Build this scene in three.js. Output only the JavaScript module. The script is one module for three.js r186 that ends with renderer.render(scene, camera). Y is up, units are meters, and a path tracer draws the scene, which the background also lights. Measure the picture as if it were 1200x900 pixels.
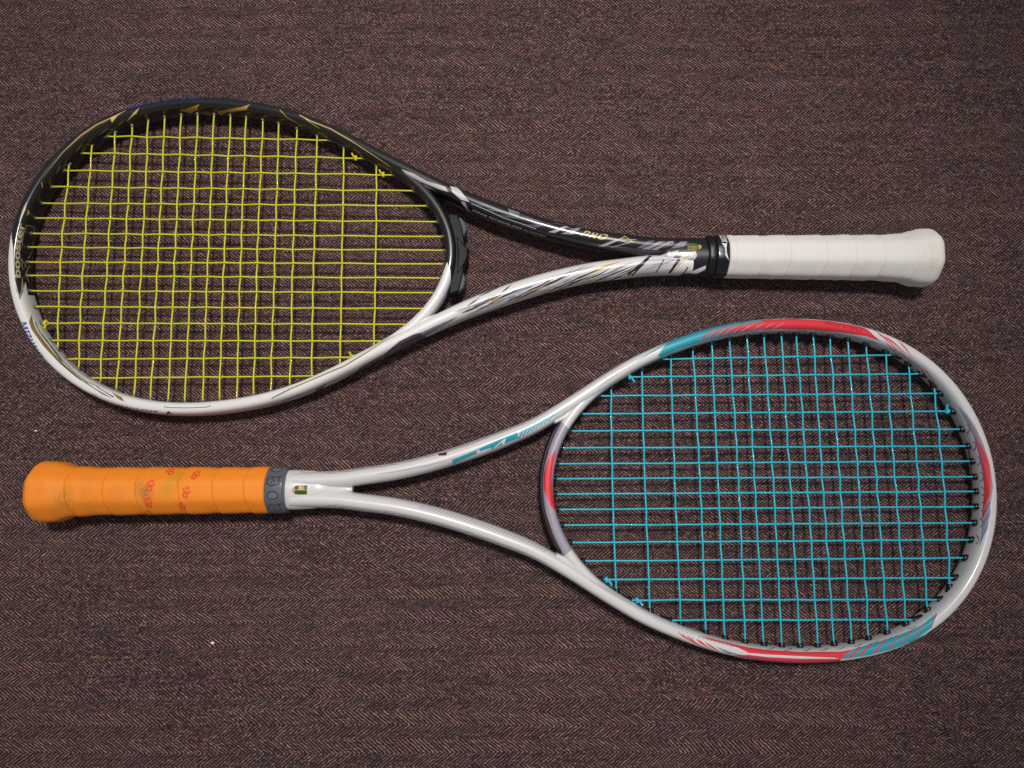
import * as THREE from 'three';
import { mergeGeometries } from 'three/addons/utils/BufferGeometryUtils.js';

// ---------- camera, light, exposure ----------
const scene = new THREE.Scene();
const camera = new THREE.PerspectiveCamera(55.02, 4 / 3, 0.05, 20);
camera.up.set(0, 0, -1);
camera.position.set(0, 0.543, 0);
camera.lookAt(0, 0, -0.543 * Math.tan(7 * Math.PI / 180));
scene.background = new THREE.Color().setRGB(0.18, 0.18, 0.186);      // dim light of the room all round
const lamp = new THREE.SpotLight(0xfff8f0, 10.2, 0, 0.365, 1, 2);
lamp.position.set(0.06, 1.85, -0.54);
lamp.target.position.set(-0.07, 0, -0.1);
lamp.castShadow = true;
lamp.shadow.radius = 6;
scene.add(lamp, lamp.target);
const renderer = new THREE.WebGLRenderer({ antialias: true });
renderer.shadowMap.enabled = true;
renderer.toneMapping = THREE.LinearToneMapping;
renderer.toneMappingExposure = 1.0;

// ---------- helpers ----------
const MM = 0.001;
const hash = (x, y, s = 0) => {
  let h = (Math.imul(x | 0, 374761393) + Math.imul(y | 0, 668265263) + Math.imul(s | 0, 2147483647 ^ 0x5bd1e995)) | 0;
  h = Math.imul(h ^ (h >>> 13), 1274126177);
  h ^= h >>> 16;
  return (h >>> 0) / 4294967296;
};
const noise = (x, y, s = 0) => {
  const xi = Math.floor(x), yi = Math.floor(y), fx = x - xi, fy = y - yi;
  const u = fx * fx * (3 - 2 * fx), v = fy * fy * (3 - 2 * fy);
  const a = hash(xi, yi, s), b = hash(xi + 1, yi, s), c = hash(xi, yi + 1, s), d = hash(xi + 1, yi + 1, s);
  return a + (b - a) * u + (c - a) * v + (a - b - c + d) * u * v;
};
let seed = 7;
const rnd = () => { seed = (Math.imul(seed, 1664525) + 1013904223) | 0; return (seed >>> 0) / 4294967296; };
const lerp = (a, b, t) => a + (b - a) * t;
const smooth = (a, b, x) => { const t = Math.min(1, Math.max(0, (x - a) / (b - a))); return t * t * (3 - 2 * t); };
function part(name, geometry, material, parent) {
  const m = new THREE.Mesh(geometry, material);
  m.name = name; m.castShadow = m.receiveShadow = true;
  parent.add(m);
  return m;
}
function table(xs, x) {                       // piecewise smooth table [x0, v0, x1, v1, ...]
  if (x <= xs[0]) return xs[1];
  for (let i = 2; i < xs.length; i += 2) if (x <= xs[i]) return lerp(xs[i - 1], xs[i + 1], smooth(xs[i - 2], xs[i], x));
  return xs[xs.length - 1];
}

//GEO-BEGIN
// A racquet lies along its own x axis: butt at x = -519, centre of the strung head at 0 (millimetres until built).
const axisY = (x) => 11.2 + (165 - x) / 685 * 9.3;      // the butt is thicker than the head, so the axis slopes
const radiusAt = (co, th) => co.reduce((s, c, k) => s + c * Math.cos(k * th), 0);
function ovalPoint(co, th, off) {                       // point of the oval set off outwards from the string ends
  const p = (t) => { const r = radiusAt(co, t); return [r * Math.cos(t), r * Math.sin(t)]; };
  const [x, z] = p(th), [x1, z1] = p(th + 1e-3), [x0, z0] = p(th - 1e-3);
  let tx = x1 - x0, tz = z1 - z0; const l = Math.hypot(tx, tz); tx /= l; tz /= l;
  return [x + tz * off, z - tx * off];
}
const LEG = [[-335, 6.4], [-315, 6.6], [-300, 7.4], [-286, 9.2], [-262, 12.6], [-235, 18.8], [-210, 26.4], [-186, 35], [-162, 45.2]];
function hoopPath(cfg) {
  const pts = LEG.map(([x, z]) => [x, z]);
  for (let d = 145; d >= -145.01; d -= 7.25) pts.push(ovalPoint(cfg.co, d * Math.PI / 180, cfg.off));
  for (const [x, z] of [...LEG].reverse()) pts.push([x, -z]);
  return pts;
}
function bridgePath(cfg) {
  const pts = [];
  for (let d = 140; d <= 220.01; d += 5) pts.push(ovalPoint(cfg.co, d * Math.PI / 180, cfg.off - 0.7));
  return pts;
}
// sweep of a rounded-box section: rows along s (mm), columns round it (v = 0 underneath, .25 outside, .5 on top, .75 inside)
function sweepGrid(path, step, cols, wOf, hOf, nOf, flip = 1) {
  const curve = new THREE.CatmullRomCurve3(path.map(([x, z]) => new THREE.Vector3(x, 0, z)), false, 'centripetal');
  curve.arcLengthDivisions = 2000;
  const L = curve.getLength(), rows = Math.ceil(L / step), P = [], S = [];
  for (let i = 0; i <= rows; i++) {
    const u = i / rows, c = curve.getPointAt(u), t = curve.getTangentAt(u);
    const nx = t.z * flip, nz = -t.x * flip, s = u * L, w = wOf(s, c, L), h = hOf(s, c, L), e = 2 / nOf(s, c, L);
    for (let j = 0; j <= cols; j++) {
      const f = j / cols * Math.PI * 2, sn = Math.sin(f), cs = Math.cos(f);
      const a = w / 2 * Math.sign(sn) * Math.abs(sn) ** e, b = -h / 2 * Math.sign(cs) * Math.abs(cs) ** e;
      P.push(new THREE.Vector3(c.x + nx * a, axisY(c.x) + b, c.z + nz * a));
    }
    S.push(s);
  }
  return { P, S, L, rows, cols };
}
function gridGeometry(g, uvOf, rowFrom = 0, rowTo = g.rows, caps = false) {
  if (g.flipN === undefined) {                          // which way is out
    const c = new THREE.Vector3(), i = g.rows >> 1, K = g.cols + 1;
    for (let j = 0; j < g.cols; j++) c.add(g.P[i * K + j]);
    c.divideScalar(g.cols);
    const e = new THREE.Vector3().subVectors(g.P[(i + 1) * K], g.P[(i - 1) * K]), f = new THREE.Vector3().subVectors(g.P[i * K + 1], g.P[i * K + g.cols - 1]);
    g.flipN = f.cross(e).dot(new THREE.Vector3().subVectors(g.P[i * K], c)) < 0;
  }
  const C = g.cols + 1, pos = [], nor = [], uv = [], idx = [], a = new THREE.Vector3(), b = new THREE.Vector3();
  for (let i = rowFrom; i <= rowTo; i++) for (let j = 0; j <= g.cols; j++) {
    const p = g.P[i * C + j];
    a.subVectors(g.P[Math.min(i + 1, g.rows) * C + j], g.P[Math.max(i - 1, 0) * C + j]);
    const jn = (j + 1) > g.cols ? 1 : j + 1, jp = j - 1 < 0 ? g.cols - 1 : j - 1;
    b.subVectors(g.P[i * C + jn], g.P[i * C + jp]);
    const n = g.flipN ? a.cross(b) : b.cross(a); n.normalize();
    pos.push(p.x * MM, p.y * MM, p.z * MM); nor.push(n.x, n.y, n.z);
    uv.push(...uvOf(g.S[i], j / g.cols));
  }
  for (let i = 0; i < rowTo - rowFrom; i++) for (let j = 0; j < g.cols; j++) {
    const q = i * C + j;
    if (g.flipN) idx.push(q, q + C, q + 1, q + 1, q + C, q + C + 1);
    else idx.push(q, q + 1, q + C, q + 1, q + C + 1, q + C);
  }
  if (caps) for (const [i, dir] of [[0, -1], [rowTo - rowFrom, 1]]) {
    let c = new THREE.Vector3();
    for (let j = 0; j < g.cols; j++) c.add(g.P[(i + rowFrom) * C + j]);
    c.divideScalar(g.cols);
    const k = pos.length / 3, ring = [];
    const t = new THREE.Vector3().subVectors(g.P[Math.min(i + rowFrom + 1, g.rows) * C], g.P[Math.max(i + rowFrom - 1, 0) * C]).setY(0).normalize().multiplyScalar(dir);
    pos.push(c.x * MM, c.y * MM, c.z * MM); nor.push(t.x, t.y, t.z); uv.push(...uvOf(g.S[i + rowFrom], 0.5));
    for (let j = 0; j <= g.cols; j++) { const p = g.P[(i + rowFrom) * C + j]; pos.push(p.x * MM, p.y * MM, p.z * MM); nor.push(t.x, t.y, t.z); uv.push(...uvOf(g.S[i + rowFrom], j / g.cols)); }
    const out = (dir > 0) !== !!g.flipN;
    for (let j = 0; j < g.cols; j++) out ? idx.push(k, k + 1 + j, k + 2 + j) : idx.push(k, k + 2 + j, k + 1 + j);
  }
  const geo = new THREE.BufferGeometry();
  geo.setAttribute('position', new THREE.Float32BufferAttribute(pos, 3));
  geo.setAttribute('normal', new THREE.Float32BufferAttribute(nor, 3));
  geo.setAttribute('uv', new THREE.Float32BufferAttribute(uv, 2));
  geo.setIndex(idx);
  return geo;
}
const hoopGrid = (cfg) => sweepGrid(hoopPath(cfg), 2, 40,
  (s, c) => table([-330, cfg.legW, -200, cfg.legW, -130, cfg.hoopW + 0.6, -70, cfg.hoopW], c.x),
  (s, c) => table([-330, 20, -200, 20, -120, cfg.hoopH], c.x), (s, c) => table([-200, 2.1, -130, cfg.n], c.x), -1);
const bridgeGrid = (cfg) => sweepGrid(bridgePath(cfg), 2, 32,
  (s, c, L) => cfg.bridgeW + 1.2 * (1 - smooth(0, 34, Math.min(s, L - s))), (s, c, L) => 17 + 1.5 * (1 - smooth(0, 30, Math.min(s, L - s))), () => cfg.n, -1);
const shaftGrid = (cfg) => sweepGrid([[-372, 0], [-350, 0], [-330, 0], [-310, 0], [cfg.crotch, 0]], 2, 40,
  (s, c) => table([-372, 28, -335, 28, -322, 27, cfg.crotch, 4], c.x), (s, c) => table([-372, 23, -338, 22, -318, 19, cfg.crotch, 6], c.x), () => 2.05, -1);
const CFG1 = { co: [128.66, 7.22, 22.69, -5.13, 3.33, -2.09, 0.94, -0.28, 0.05], off: 4.6, hoopW: 9.6, hoopH: 20.8, legW: 14.4, bridgeW: 8.6, n: 2.7, crotch: -302 };
const CFG2 = { co: [129.77, 4.8, 20.76, -3.62, 1.34, -1.33, -0.06, 0.05], off: 4.5, hoopW: 9.6, hoopH: 20.8, legW: 12.4, bridgeW: 8.2, n: 2.7, crotch: -293 };
const PLACE1 = { x: -204.49, z: -161.48, turn: Math.PI - 0.00938 }, PLACE2 = { x: 180.77, z: 8.13, turn: 0.00749 };
//GEO-END

// ---------- painted finish of a frame: six strips of one sheet; s in millimetres along a tube, v round it ----------
const SHEET = 2048, STRIPS = 6, SH = SHEET / STRIPS, SW = 290;       // a strip shows 290 mm of tube
function frameSheet(paint) {
  const cv = document.createElement('canvas'); cv.width = cv.height = SHEET;
  const ctx = cv.getContext('2d');
  for (let k = 0; k < STRIPS; k++) {                // strips 0-3: hoop and legs; 4: throat bridge; 5: shaft
    ctx.save();
    ctx.beginPath(); ctx.rect(0, k * SH, SHEET, SH); ctx.clip();
    ctx.translate(0, k * SH + 4); ctx.scale(SHEET / SW, SH - 8); ctx.translate(k < 4 ? -k * SW : 0, 0);
    paint(ctx, k < 4 ? 'hoop' : k === 4 ? 'bridge' : 'shaft');
    ctx.restore();
  }
  const t = new THREE.CanvasTexture(cv); t.colorSpace = THREE.SRGBColorSpace; t.anisotropy = 8;
  return t;
}
const uvHoop = (k) => (s, v) => [(s - k * SW) / SW, 1 - (k * SH + 4 + v * (SH - 8)) / SHEET];
const uvBridge = (s, v) => [s / SW, 1 - (4 * SH + 4 + v * (SH - 8)) / SHEET];
const uvShaft = (s, v) => [s / SW, 1 - (5 * SH + 4 + v * (SH - 8)) / SHEET];
function hoopGeometry(g) {
  const out = [];
  for (let k = 0; k < 4; k++) {
    const a = Math.round(k * SW / g.L * g.rows), b = Math.min(g.rows, Math.round((k + 1) * SW / g.L * g.rows));
    if (b > a) out.push(gridGeometry(g, uvHoop(k), a, b));
  }
  return mergeGeometries(out);
}
const poly = (ctx, color, ...p) => { ctx.fillStyle = color; ctx.beginPath(); for (let i = 0; i < p.length; i += 2) i ? ctx.lineTo(p[i], p[i + 1]) : ctx.moveTo(p[0], p[1]); ctx.closePath(); ctx.fill(); };
const PERIM = 54;
function band(ctx, color, p, widthAt) {              // a painted line of real width along (s, v) points
  const n = p.length / 2, L = [], R = [];
  for (let i = 0; i < n; i++) {
    const a = Math.max(0, i - 1), b = Math.min(n - 1, i + 1), dx = p[b * 2] - p[a * 2], dy = (p[b * 2 + 1] - p[a * 2 + 1]) * PERIM, l = Math.hypot(dx, dy) || 1, h = widthAt(n > 1 ? i / (n - 1) : 0) / 2;
    L.push(p[i * 2] - dy / l * h, p[i * 2 + 1] + dx / l * h / PERIM);
    R.unshift(p[i * 2] + dy / l * h, p[i * 2 + 1] - dx / l * h / PERIM);
  }
  poly(ctx, color, ...L, ...R);
}
const stroke = (ctx, color, w, ...p) => band(ctx, color, p, () => w);
const taper = (ctx, color, w, ...p) => band(ctx, color, p, (t) => w * Math.min(1, 0.25 + t * 3, 0.08 + (1 - t) * 1.6));
function write(ctx, text, color, s, v, size, { turn = 0, fit = 0, flip = 1, skew = 0, outline = 0, font = 'italic bold' } = {}) {
  ctx.save(); ctx.translate(s, v); ctx.scale(1, 1 / PERIM); ctx.rotate(turn); ctx.scale(size / 100, size / 100 * flip);
  ctx.font = font + ' 130px sans-serif'; ctx.textAlign = 'center'; ctx.textBaseline = 'middle';
  if (fit) ctx.scale(fit / size * 100 / ctx.measureText(text).width, 1);
  ctx.transform(1, 0, skew, 1, 0, 0);
  if (outline) { ctx.strokeStyle = color; ctx.lineWidth = outline * 1.6; ctx.strokeText(text, 0, 0); } else { ctx.fillStyle = color; ctx.fillText(text, 0, 0); }
  ctx.restore();
}
// artwork of the two frames
function art1(ctx, zone) {
  poly(ctx, '#15161b', -10, -.1, 1300, -.1, 1300, 1.1, -10, 1.1);
  if (zone === 'hoop') {
    poly(ctx, '#e2e2e4', 619, 1.1, 612, .8, 617, .6, 608, .45, 600, .2, 590, -.1, 1300, -.1, 1300, 1.1);
    poly(ctx, '#e2e2e4', 566.7,.437,572.5,.485,578.2,.517,584.7,.53,591.2,.536,596.1,.54,601,.538,605.9,.538,610.9,.533,615.3,.541,619.7,.544,619.7,-.05,566.7,-.05);
    poly(ctx, '#e2e2e4', 602.9,.721,608,.725,613.2,.725,621,.725,623.4,.628,620.2,.525,612.1,.65,602.9,.721);
    taper(ctx, '#c2954a', 1.39, 440.3,.48,446.2,.496,452.3,.506,458.3,.505,464.3,.498,471.3,.508,478.4,.509,484.5,.524,490.7,.534,496.9,.537,504.3,.561,511.8,.574,519.4,.575,523.8,.586);
    stroke(ctx, '#c2954a', .69, 523.8,.586,527.4,.659);
    poly(ctx, '#d9bb78', 453.1,.498,446.4,.49,439.7,.475,448,.516,453.9,.598,453.1,.498);
    poly(ctx, '#d9bb78', 444.6,.679,439.6,.62,435.1,.552,430.4,.5,433.9,.589,442.9,.67,444.6,.679);
    taper(ctx, '#8d7c5c', 1.01, 468.2,.686,462.9,.667,457.6,.642);
    taper(ctx, '#8d7c5c', 1.01, 477,.674,469.4,.64);
    taper(ctx, '#8d7c5c', 1.01, 491.4,.697,486.1,.672,480.9,.641);
    taper(ctx, '#8d7c5c', 1.01, 500.9,.684,493.3,.656);
    taper(ctx, '#8d7c5c', 1.01, 512.9,.706,508.6,.684,504.4,.657);
    taper(ctx, '#8d7c5c', 1.01, 520.8,.695,516.6,.668);
    taper(ctx, '#8d7c5c', 1.01, 452.9,.687,448.5,.662,444.1,.633);
    poly(ctx, '#c2954a', 401.4,.695,395.6,.66,390,.62,385.2,.573,389.3,.699,395.3,.752,399,.732,401.4,.695);
    poly(ctx, '#8a5a20', 387.3,.729,379.9,.732,383.3,.807,388.1,.765,387.3,.729);
    poly(ctx, '#c2954a', 374.5,.715,368,.679,361.8,.637,353,.569,347,.493,349.8,.618,360,.691,367.4,.725,374.5,.785,374.5,.715);
    stroke(ctx, '#c2954a', .82, 324.1,.489,320.6,.535,317.5,.596,312.4,.638,307.4,.678);
    stroke(ctx, '#8a7a4c', .5, 307.4,.678,301.9,.687,296.3,.691,290.7,.69);
    stroke(ctx, '#c9a85e', .95, 309,.479,304.3,.494,299.6,.507,294,.506,288.4,.502,282.9,.496,277.3,.506,271.7,.514,266.1,.52,258.4,.538,250.7,.555,243.2,.575,237.3,.599,231.3,.625,225.5,.653,220.9,.681,216.4,.711,212,.738,209.5,.815,205.3,.815);
    stroke(ctx, '#c9a85e', .63, 303.8,.504,297.5,.539,291.3,.581);
    poly(ctx, '#c4c4ca', 221.8,.559,217,.542,212.3,.526,206.5,.533,200.7,.54,193.4,.515,186.2,.495,182.3,.544,189.5,.579,196.4,.597,203.4,.617,208.7,.633,214,.65,217.8,.602,221.8,.559);
    poly(ctx, '#84703a', 630.9,.678,637.1,.568,643.8,.543,651.3,.556,658.8,.556,667.6,.567,676.7,.557,684.1,.558,691.6,.545,699.3,.542,707.1,.525,712.6,.512,718.1,.494,725.2,.493,718,.516,710.6,.534,703.7,.561,696.7,.577,687.4,.599,682.6,.607,677.8,.609,672.3,.624,666.8,.631,660.9,.636,655.3,.633,649.9,.632,644.6,.623,637.4,.64,630.9,.678);
    stroke(ctx, '#22222a', .88, 637.3,.679,641.9,.673,646.6,.661,650.9,.67,655.3,.674);
    stroke(ctx, '#22222a', .88, 648.8,.675,654.2,.681,659.8,.68,665.7,.668,673.6,.633,681.4,.584,686.8,.578,692.3,.564,697.8,.544);
    stroke(ctx, '#22222a', .88, 673.1,.654,681,.642,689.1,.611,695.9,.6,702.7,.578,707,.595,711.4,.608);
    stroke(ctx, '#22222a', .88, 654.1,.689,660.9,.691,668.2,.678,675.7,.65);
    stroke(ctx, '#22222a', .88, 710.3,.581,718.1,.549,725.6,.514);
    stroke(ctx, '#8f8f98', .5, 672.9,.761,679.2,.747,686.2,.722,691.8,.731,698,.728);
    poly(ctx, '#84703a', 721.6,.611,730.8,.562,733.8,.493,728.2,.513,721.6,.611);
    poly(ctx, '#c2bbb2', 708.8,.434,713.3,.443,715,.307,710.7,.32,708.8,.434);
    write(ctx, 'MIZUNO', '#27309a', 743.8, .38, 3.6, { turn: -3.06, fit: 30.9, flip: -1, skew: -0.25 });
    poly(ctx, '#27309a', 762.2,.295,765.8,.443,769.5,.353,766.6,.376,762.2,.295);
    stroke(ctx, '#55544f', .5, 764.6,.503,769.6,.505,774.7,.504,779.8,.501,786.8,.502,793.7,.498);
    stroke(ctx, '#55544f', .5, 762.6,.519,764.6,.503);
    stroke(ctx, '#55544f', .5, 793.7,.498,796.2,.519);
    stroke(ctx, '#8a8258', 1.26, 839.1,.459,844.3,.485,849.5,.503,854.8,.519,860.2,.524,865.6,.527,871.1,.528,876.6,.524,882.7,.519,888.9,.511,895,.503,901.6,.513,908.3,.52,914.9,.533,921.4,.556,927.9,.589,934.1,.606,940.3,.634);
    poly(ctx, '#6f6348', 860.2,.203,864.9,.205,870.4,.294,877.7,.333,871.6,.183,865,.2,860.2,.203);
    stroke(ctx, '#8d8a92', .88, 835.3,.256,843,.295,850.1,.321,857,.332);
    stroke(ctx, '#a5a2a6', 1.01, 825.4,.292,832.3,.301,838.9,.297,845.3,.28);
    poly(ctx, '#4d4656', 890.4,.2,897.9,.236,905.2,.302,911.4,.309,917.5,.321,923.6,.334,930.8,.399,937.7,.452,943.5,.452,949.2,.451,953.8,.421,958.4,.389,955.5,.2,948.3,.185,941.3,.203,935.3,.202,929.2,.201,923.2,.201,917.6,.187,910.8,.195,904.6,.185,899.2,.175,893.1,.177,890.4,.2);
    stroke(ctx, '#b7b0c0', .63, 919.1,.234,923.2,.309,927.2,.297,931.1,.284,937.3,.336);
    stroke(ctx, '#333', .63, 868.3,.176,874.7,.196,882.4,.191,889.5,.2);
    poly(ctx, '#8c8894', 953.2,.404,959.3,.409,965.5,.415,971.2,.41,977,.407,982.8,.406,978.2,.363,971.8,.34,965.5,.315,960.5,.292,955.5,.271,953.2,.404);
    poly(ctx, '#aeaaa2', 541.4,.53,548.4,.569,553.1,.558,557.7,.542,557.9,.524,552.9,.522,547.8,.516,541.4,.53);
    poly(ctx, '#a08c50', 552.4,.62,547.1,.606,549.5,.658,552.4,.62);
    write(ctx, 'booster', '#b0a488', 580.4, .598, 5.4, { turn: -3.13, fit: 42.4, flip: -1, outline: 7, font: 'normal' });
    stroke(ctx, '#a3967a', .63, 575.4,.667,571.5,.661,567.6,.653,563.3,.661,559.1,.667,557.6,.762,562.5,.785);
    stroke(ctx, '#a3967a', .63, 566.3,.807,571.8,.808,577.4,.8,583.3,.758);
    stroke(ctx, '#a3967a', .63, 585.5,.671,590,.742,593.8,.697,587.6,.665,585.5,.671);
    stroke(ctx, '#a3967a', .63, 587.4,.782,592.3,.755,597.2,.729,601.8,.76);
    poly(ctx, '#8c8678', 602.3,.534,611,.548,619.7,.544,611.3,.668,606.1,.673,601,.673,606.3,.648,611.7,.615,615.1,.574,608.6,.559,602.3,.534);
    stroke(ctx, '#d8d2c2', .44, 602.3,.534,608,.545,613.9,.549,619.7,.544,615.8,.609,611.3,.668,606.1,.673,601,.673);
    write(ctx, 'MIZUNO', '#2f3aa8', 411.7, .419, 6, { turn: -3.13, fit: 53.3, flip: -1 });
    write(ctx, 'MIZUNO', '#2f3aa8', 649.2, .433, 6, { turn: -.15, fit: 30.1, flip: -1 });
    poly(ctx, '#c9c7cb', 183.8,.448,178.5,.391,171.4,.491,165,.554,172.1,.579,180,.52,183.8,.448);
    poly(ctx, '#b9b7bd', 171.8,.608,168.6,.589,163.1,.74,165.8,.736,171.8,.608);
    poly(ctx, '#707c85', 137.9,.422,133.2,.425,128.5,.428,127.8,.518,135,.514,137.9,.422);
    taper(ctx, '#6a6678', 1.01, 157.7,.513,153.8,.504,150,.494,145.2,.499);
    taper(ctx, '#6a6678', 1.01, 141.9,.577,135.5,.555,129,.536,122.5,.517);
    taper(ctx, '#6a6678', 1.01, 126.8,.498,122.3,.474,117.8,.445);
    poly(ctx, '#6a6072', 118.4,.531,110.6,.495,102.6,.458,107.9,.503,113.1,.544,118.4,.531);
    poly(ctx, '#6a6072', 122.8,.593,114.9,.549,107.1,.508,112.6,.575,117.7,.584,122.8,.593);
    stroke(ctx, '#a9abb2', .82, 164.2,.562,157.7,.567,151.3,.573,144.8,.582,138.4,.593,132.2,.593,126,.594,119.8,.597,113.6,.602);
    poly(ctx, '#b7b2bd', 104.6,.601,99.3,.524,93.8,.44,90.7,.429,95.2,.514,99.7,.587,104.6,.601);
    poly(ctx, '#9c96a6', 95.4,.577,90.3,.504,85,.414,81.4,.378,86.3,.544,90.9,.56,95.4,.577);
    write(ctx, 'JAPAN TECHNOLOGY', '#c4c6ca', 143.1, .679, 2.7, { turn: 3.12, fit: 38.6, flip: -1 });
    write(ctx, 'BY MIZUNO', '#9a9ca0', 114.1, .689, 2.4, { turn: -3.12, fit: 16.7, flip: -1 });
    write(ctx, 'PRO', '#d2bf70', 71.9, .487, 5.8, { turn: 3.11, fit: 18.9, flip: -1, skew: -0.2 });
    stroke(ctx, '#cbbd86', .63, 54.3,.509,49.9,.523,45.4,.536);
    stroke(ctx, '#cbbd86', .63, 52.5,.491,46.7,.481,40.9,.469);
    stroke(ctx, '#cbbd86', .63, 55.4,.525,52.3,.484,49,.432);
    stroke(ctx, '#cbbd86', .63, 50.3,.416,46.8,.474,43.1,.516);
    taper(ctx, '#77757f', .63, 74.1,.64,67.5,.629,60.8,.622,54,.618,47.2,.613,40.5,.607);
    poly(ctx, '#6b6678', 39.9,.599,36.2,.53,32.1,.462,27.2,.454,31.4,.522,35.2,.587,39.9,.599);
    taper(ctx, '#c3c6cf', 2.52, 990.4,.377,997.3,.369,1004.2,.365,1011.1,.361,1018,.36,1024.5,.351,1031,.344,1037.4,.338,1044,.334,1050.5,.333);
    taper(ctx, '#c3c6cf', 2.52, 1025.1,.411,1031.6,.411,1038.1,.412,1044.6,.414,1051.1,.419,1057.6,.426,1064,.428,1070.4,.431,1076.7,.437,1083.1,.445,1089.5,.457);
    taper(ctx, '#c3c6cf', 2.52, 1050.3,.2,1057,.202,1063.5,.202,1069.8,.215,1076.6,.213,1083.3,.241,1090.6,.262,1097.8,.288,1104.9,.313,1111.9,.334);
    taper(ctx, '#c3c6cf', 2.52, 1032.6,.484,1039.1,.488,1045.6,.494,1052.1,.503,1058.6,.514,1064.9,.517,1071.3,.523,1077.7,.532,1084,.544);
    taper(ctx, '#5d5a66', 2.63, 1003.2,.595,1009.6,.617,1016.1,.651,1023,.693,1029.6,.668);
    taper(ctx, '#5d5a66', 1.44, 991.1,.496,997.3,.525,1003.5,.568);
    taper(ctx, '#3c3a44', 1.56, 1018.8,.51,1023.3,.551,1027.9,.608);
    taper(ctx, '#3c3a44', 1.8, 1024.5,.463,1029.5,.491);
    taper(ctx, '#4c4a58', 1.8, 1034.6,.444,1039.4,.467,1044.2,.49);
    taper(ctx, '#5d5a66', 1.44, 1047.5,.443,1052.6,.467,1057.7,.492);
    taper(ctx, '#8d8f99', 1.56, 1057.7,.439,1063.2,.481,1068.8,.524,1074.5,.582);
    taper(ctx, '#b4b6be', 2.87, 1037.7,.379,1043.6,.356,1049.6,.333,1055.7,.31);
    taper(ctx, '#b4b6be', 1.92, 1050.9,.395,1057.1,.347,1063.5,.287);
    taper(ctx, '#b4b6be', 1.68, 1065,.386,1069.4,.361,1073.8,.336);
    taper(ctx, '#b79f74', 3.59, 1007.7,.472,1013.3,.45,1018.8,.429);
    taper(ctx, '#9a97a3', 3.59, 1018.8,.429,1024.4,.392,1030.1,.352,1036,.304);
    taper(ctx, '#a8893f', 2.63, 1037.1,.203,1042.5,.246);
    taper(ctx, '#a8893f', 2.63, 1047.9,.228,1054,.226);
    taper(ctx, '#a8893f', 2.63, 1060.2,.206,1064.8,.275);
    taper(ctx, '#a8893f', 2.15, 1068.5,.204,1074.9,.222);
    taper(ctx, '#a8893f', 2.39, 1078.8,.21,1083.3,.205,1086.9,.214);
    taper(ctx, '#c9a24c', 2.15, 1081.8,.432,1087,.461,1092.2,.491,1097.4,.525,1103.8,.552,1110.4,.586);
    taper(ctx, '#b4b6be', 1.92, 1089.3,.344,1093.1,.377,1096.9,.408);
    taper(ctx, '#a4a8b2', 1.8, 1079,.358,1082.8,.371,1086.7,.385);
    taper(ctx, '#9ea2ac', 1.8, 1099.4,.429,1104.9,.463,1110.4,.496,1116,.529);
    taper(ctx, '#5d5a66', 1.44, 992.2,.487,997,.461,1001.8,.434);
    taper(ctx, '#b4b6be', 2.39, 1075,.513,1080.1,.526,1085.3,.544,1090.4,.567);
    taper(ctx, '#8d8f99', 1.44, 1067.2,.496,1073,.522,1078.7,.555,1084.6,.6);
    taper(ctx, '#2e2c36', 1.07, 981.8,.496,986.7,.493,991.7,.491,996,.509,1000.3,.529);
    taper(ctx, '#b9bcc6', 1.44, 984.1,.468,989,.465,994,.464,999.2,.477,1004.3,.49);
    taper(ctx, '#45434e', 1.8, 986.4,.434,991.4,.433,996.4,.434,1002.4,.442,1008.3,.45);
    taper(ctx, '#a8893f', 1.16, 988,.348,993.1,.351,998.1,.356,1002.7,.383,1007.2,.407);
    taper(ctx, '#8f93a0', 1.53, 993.1,.488,998.1,.488,1003,.489,1008.4,.501,1013.7,.516);
    taper(ctx, '#6b6874', 1.9, 995.5,.46,1000.4,.461,1005.4,.463,1011.6,.47,1017.8,.478);
    taper(ctx, '#2e2c36', 1.25, 997.2,.386,1002.2,.39,1007.2,.394,1011.9,.416,1016.6,.437);
    taper(ctx, '#b9bcc6', 1.62, 999.6,.351,1004.6,.357,1009.6,.362,1015.2,.38,1020.8,.397);
    taper(ctx, '#45434e', 1.99, 1004.5,.485,1009.4,.487,1014.4,.491,1020.8,.499,1027.2,.509);
    taper(ctx, '#a8893f', 1.35, 1006.2,.419,1011.2,.423,1016.2,.428,1021.1,.448,1026,.468);
    taper(ctx, '#8f93a0', 1.71, 1008.6,.389,1013.6,.394,1018.6,.4,1024.4,.415,1030.2,.43);
    taper(ctx, '#6b6874', 1.07, 1010.6,.3,1015.7,.31,1020.7,.319,1024.9,.354,1029.1,.384);
    taper(ctx, '#2e2c36', 1.44, 1015.2,.449,1020.2,.454,1025.1,.46,1030.2,.479,1035.3,.499);
    taper(ctx, '#b9bcc6', 1.8, 1017.6,.421,1022.6,.427,1027.6,.433,1033.5,.448,1039.5,.463);
    taper(ctx, '#45434e', 1.16, 1019.6,.347,1024.6,.355,1029.6,.363,1034,.392,1038.4,.419);
    taper(ctx, '#a8893f', 1.53, 1022.2,.306,1027.2,.317,1032.2,.328,1037.4,.354,1042.7,.379);
    taper(ctx, '#8f93a0', 1.9, 1026.5,.451,1031.5,.459,1036.4,.467,1042.6,.481,1048.7,.496);
    taper(ctx, '#6b6874', 1.25, 1028.5,.383,1033.4,.392,1038.4,.401,1043,.427,1047.7,.453);
    taper(ctx, '#2e2c36', 1.62, 1031,.35,1036,.36,1040.9,.371,1046.4,.393,1051.9,.416);
    taper(ctx, '#b9bcc6', 1.99, 1033.6,.31,1038.6,.323,1043.5,.336,1049.9,.357,1056.3,.378);
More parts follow.
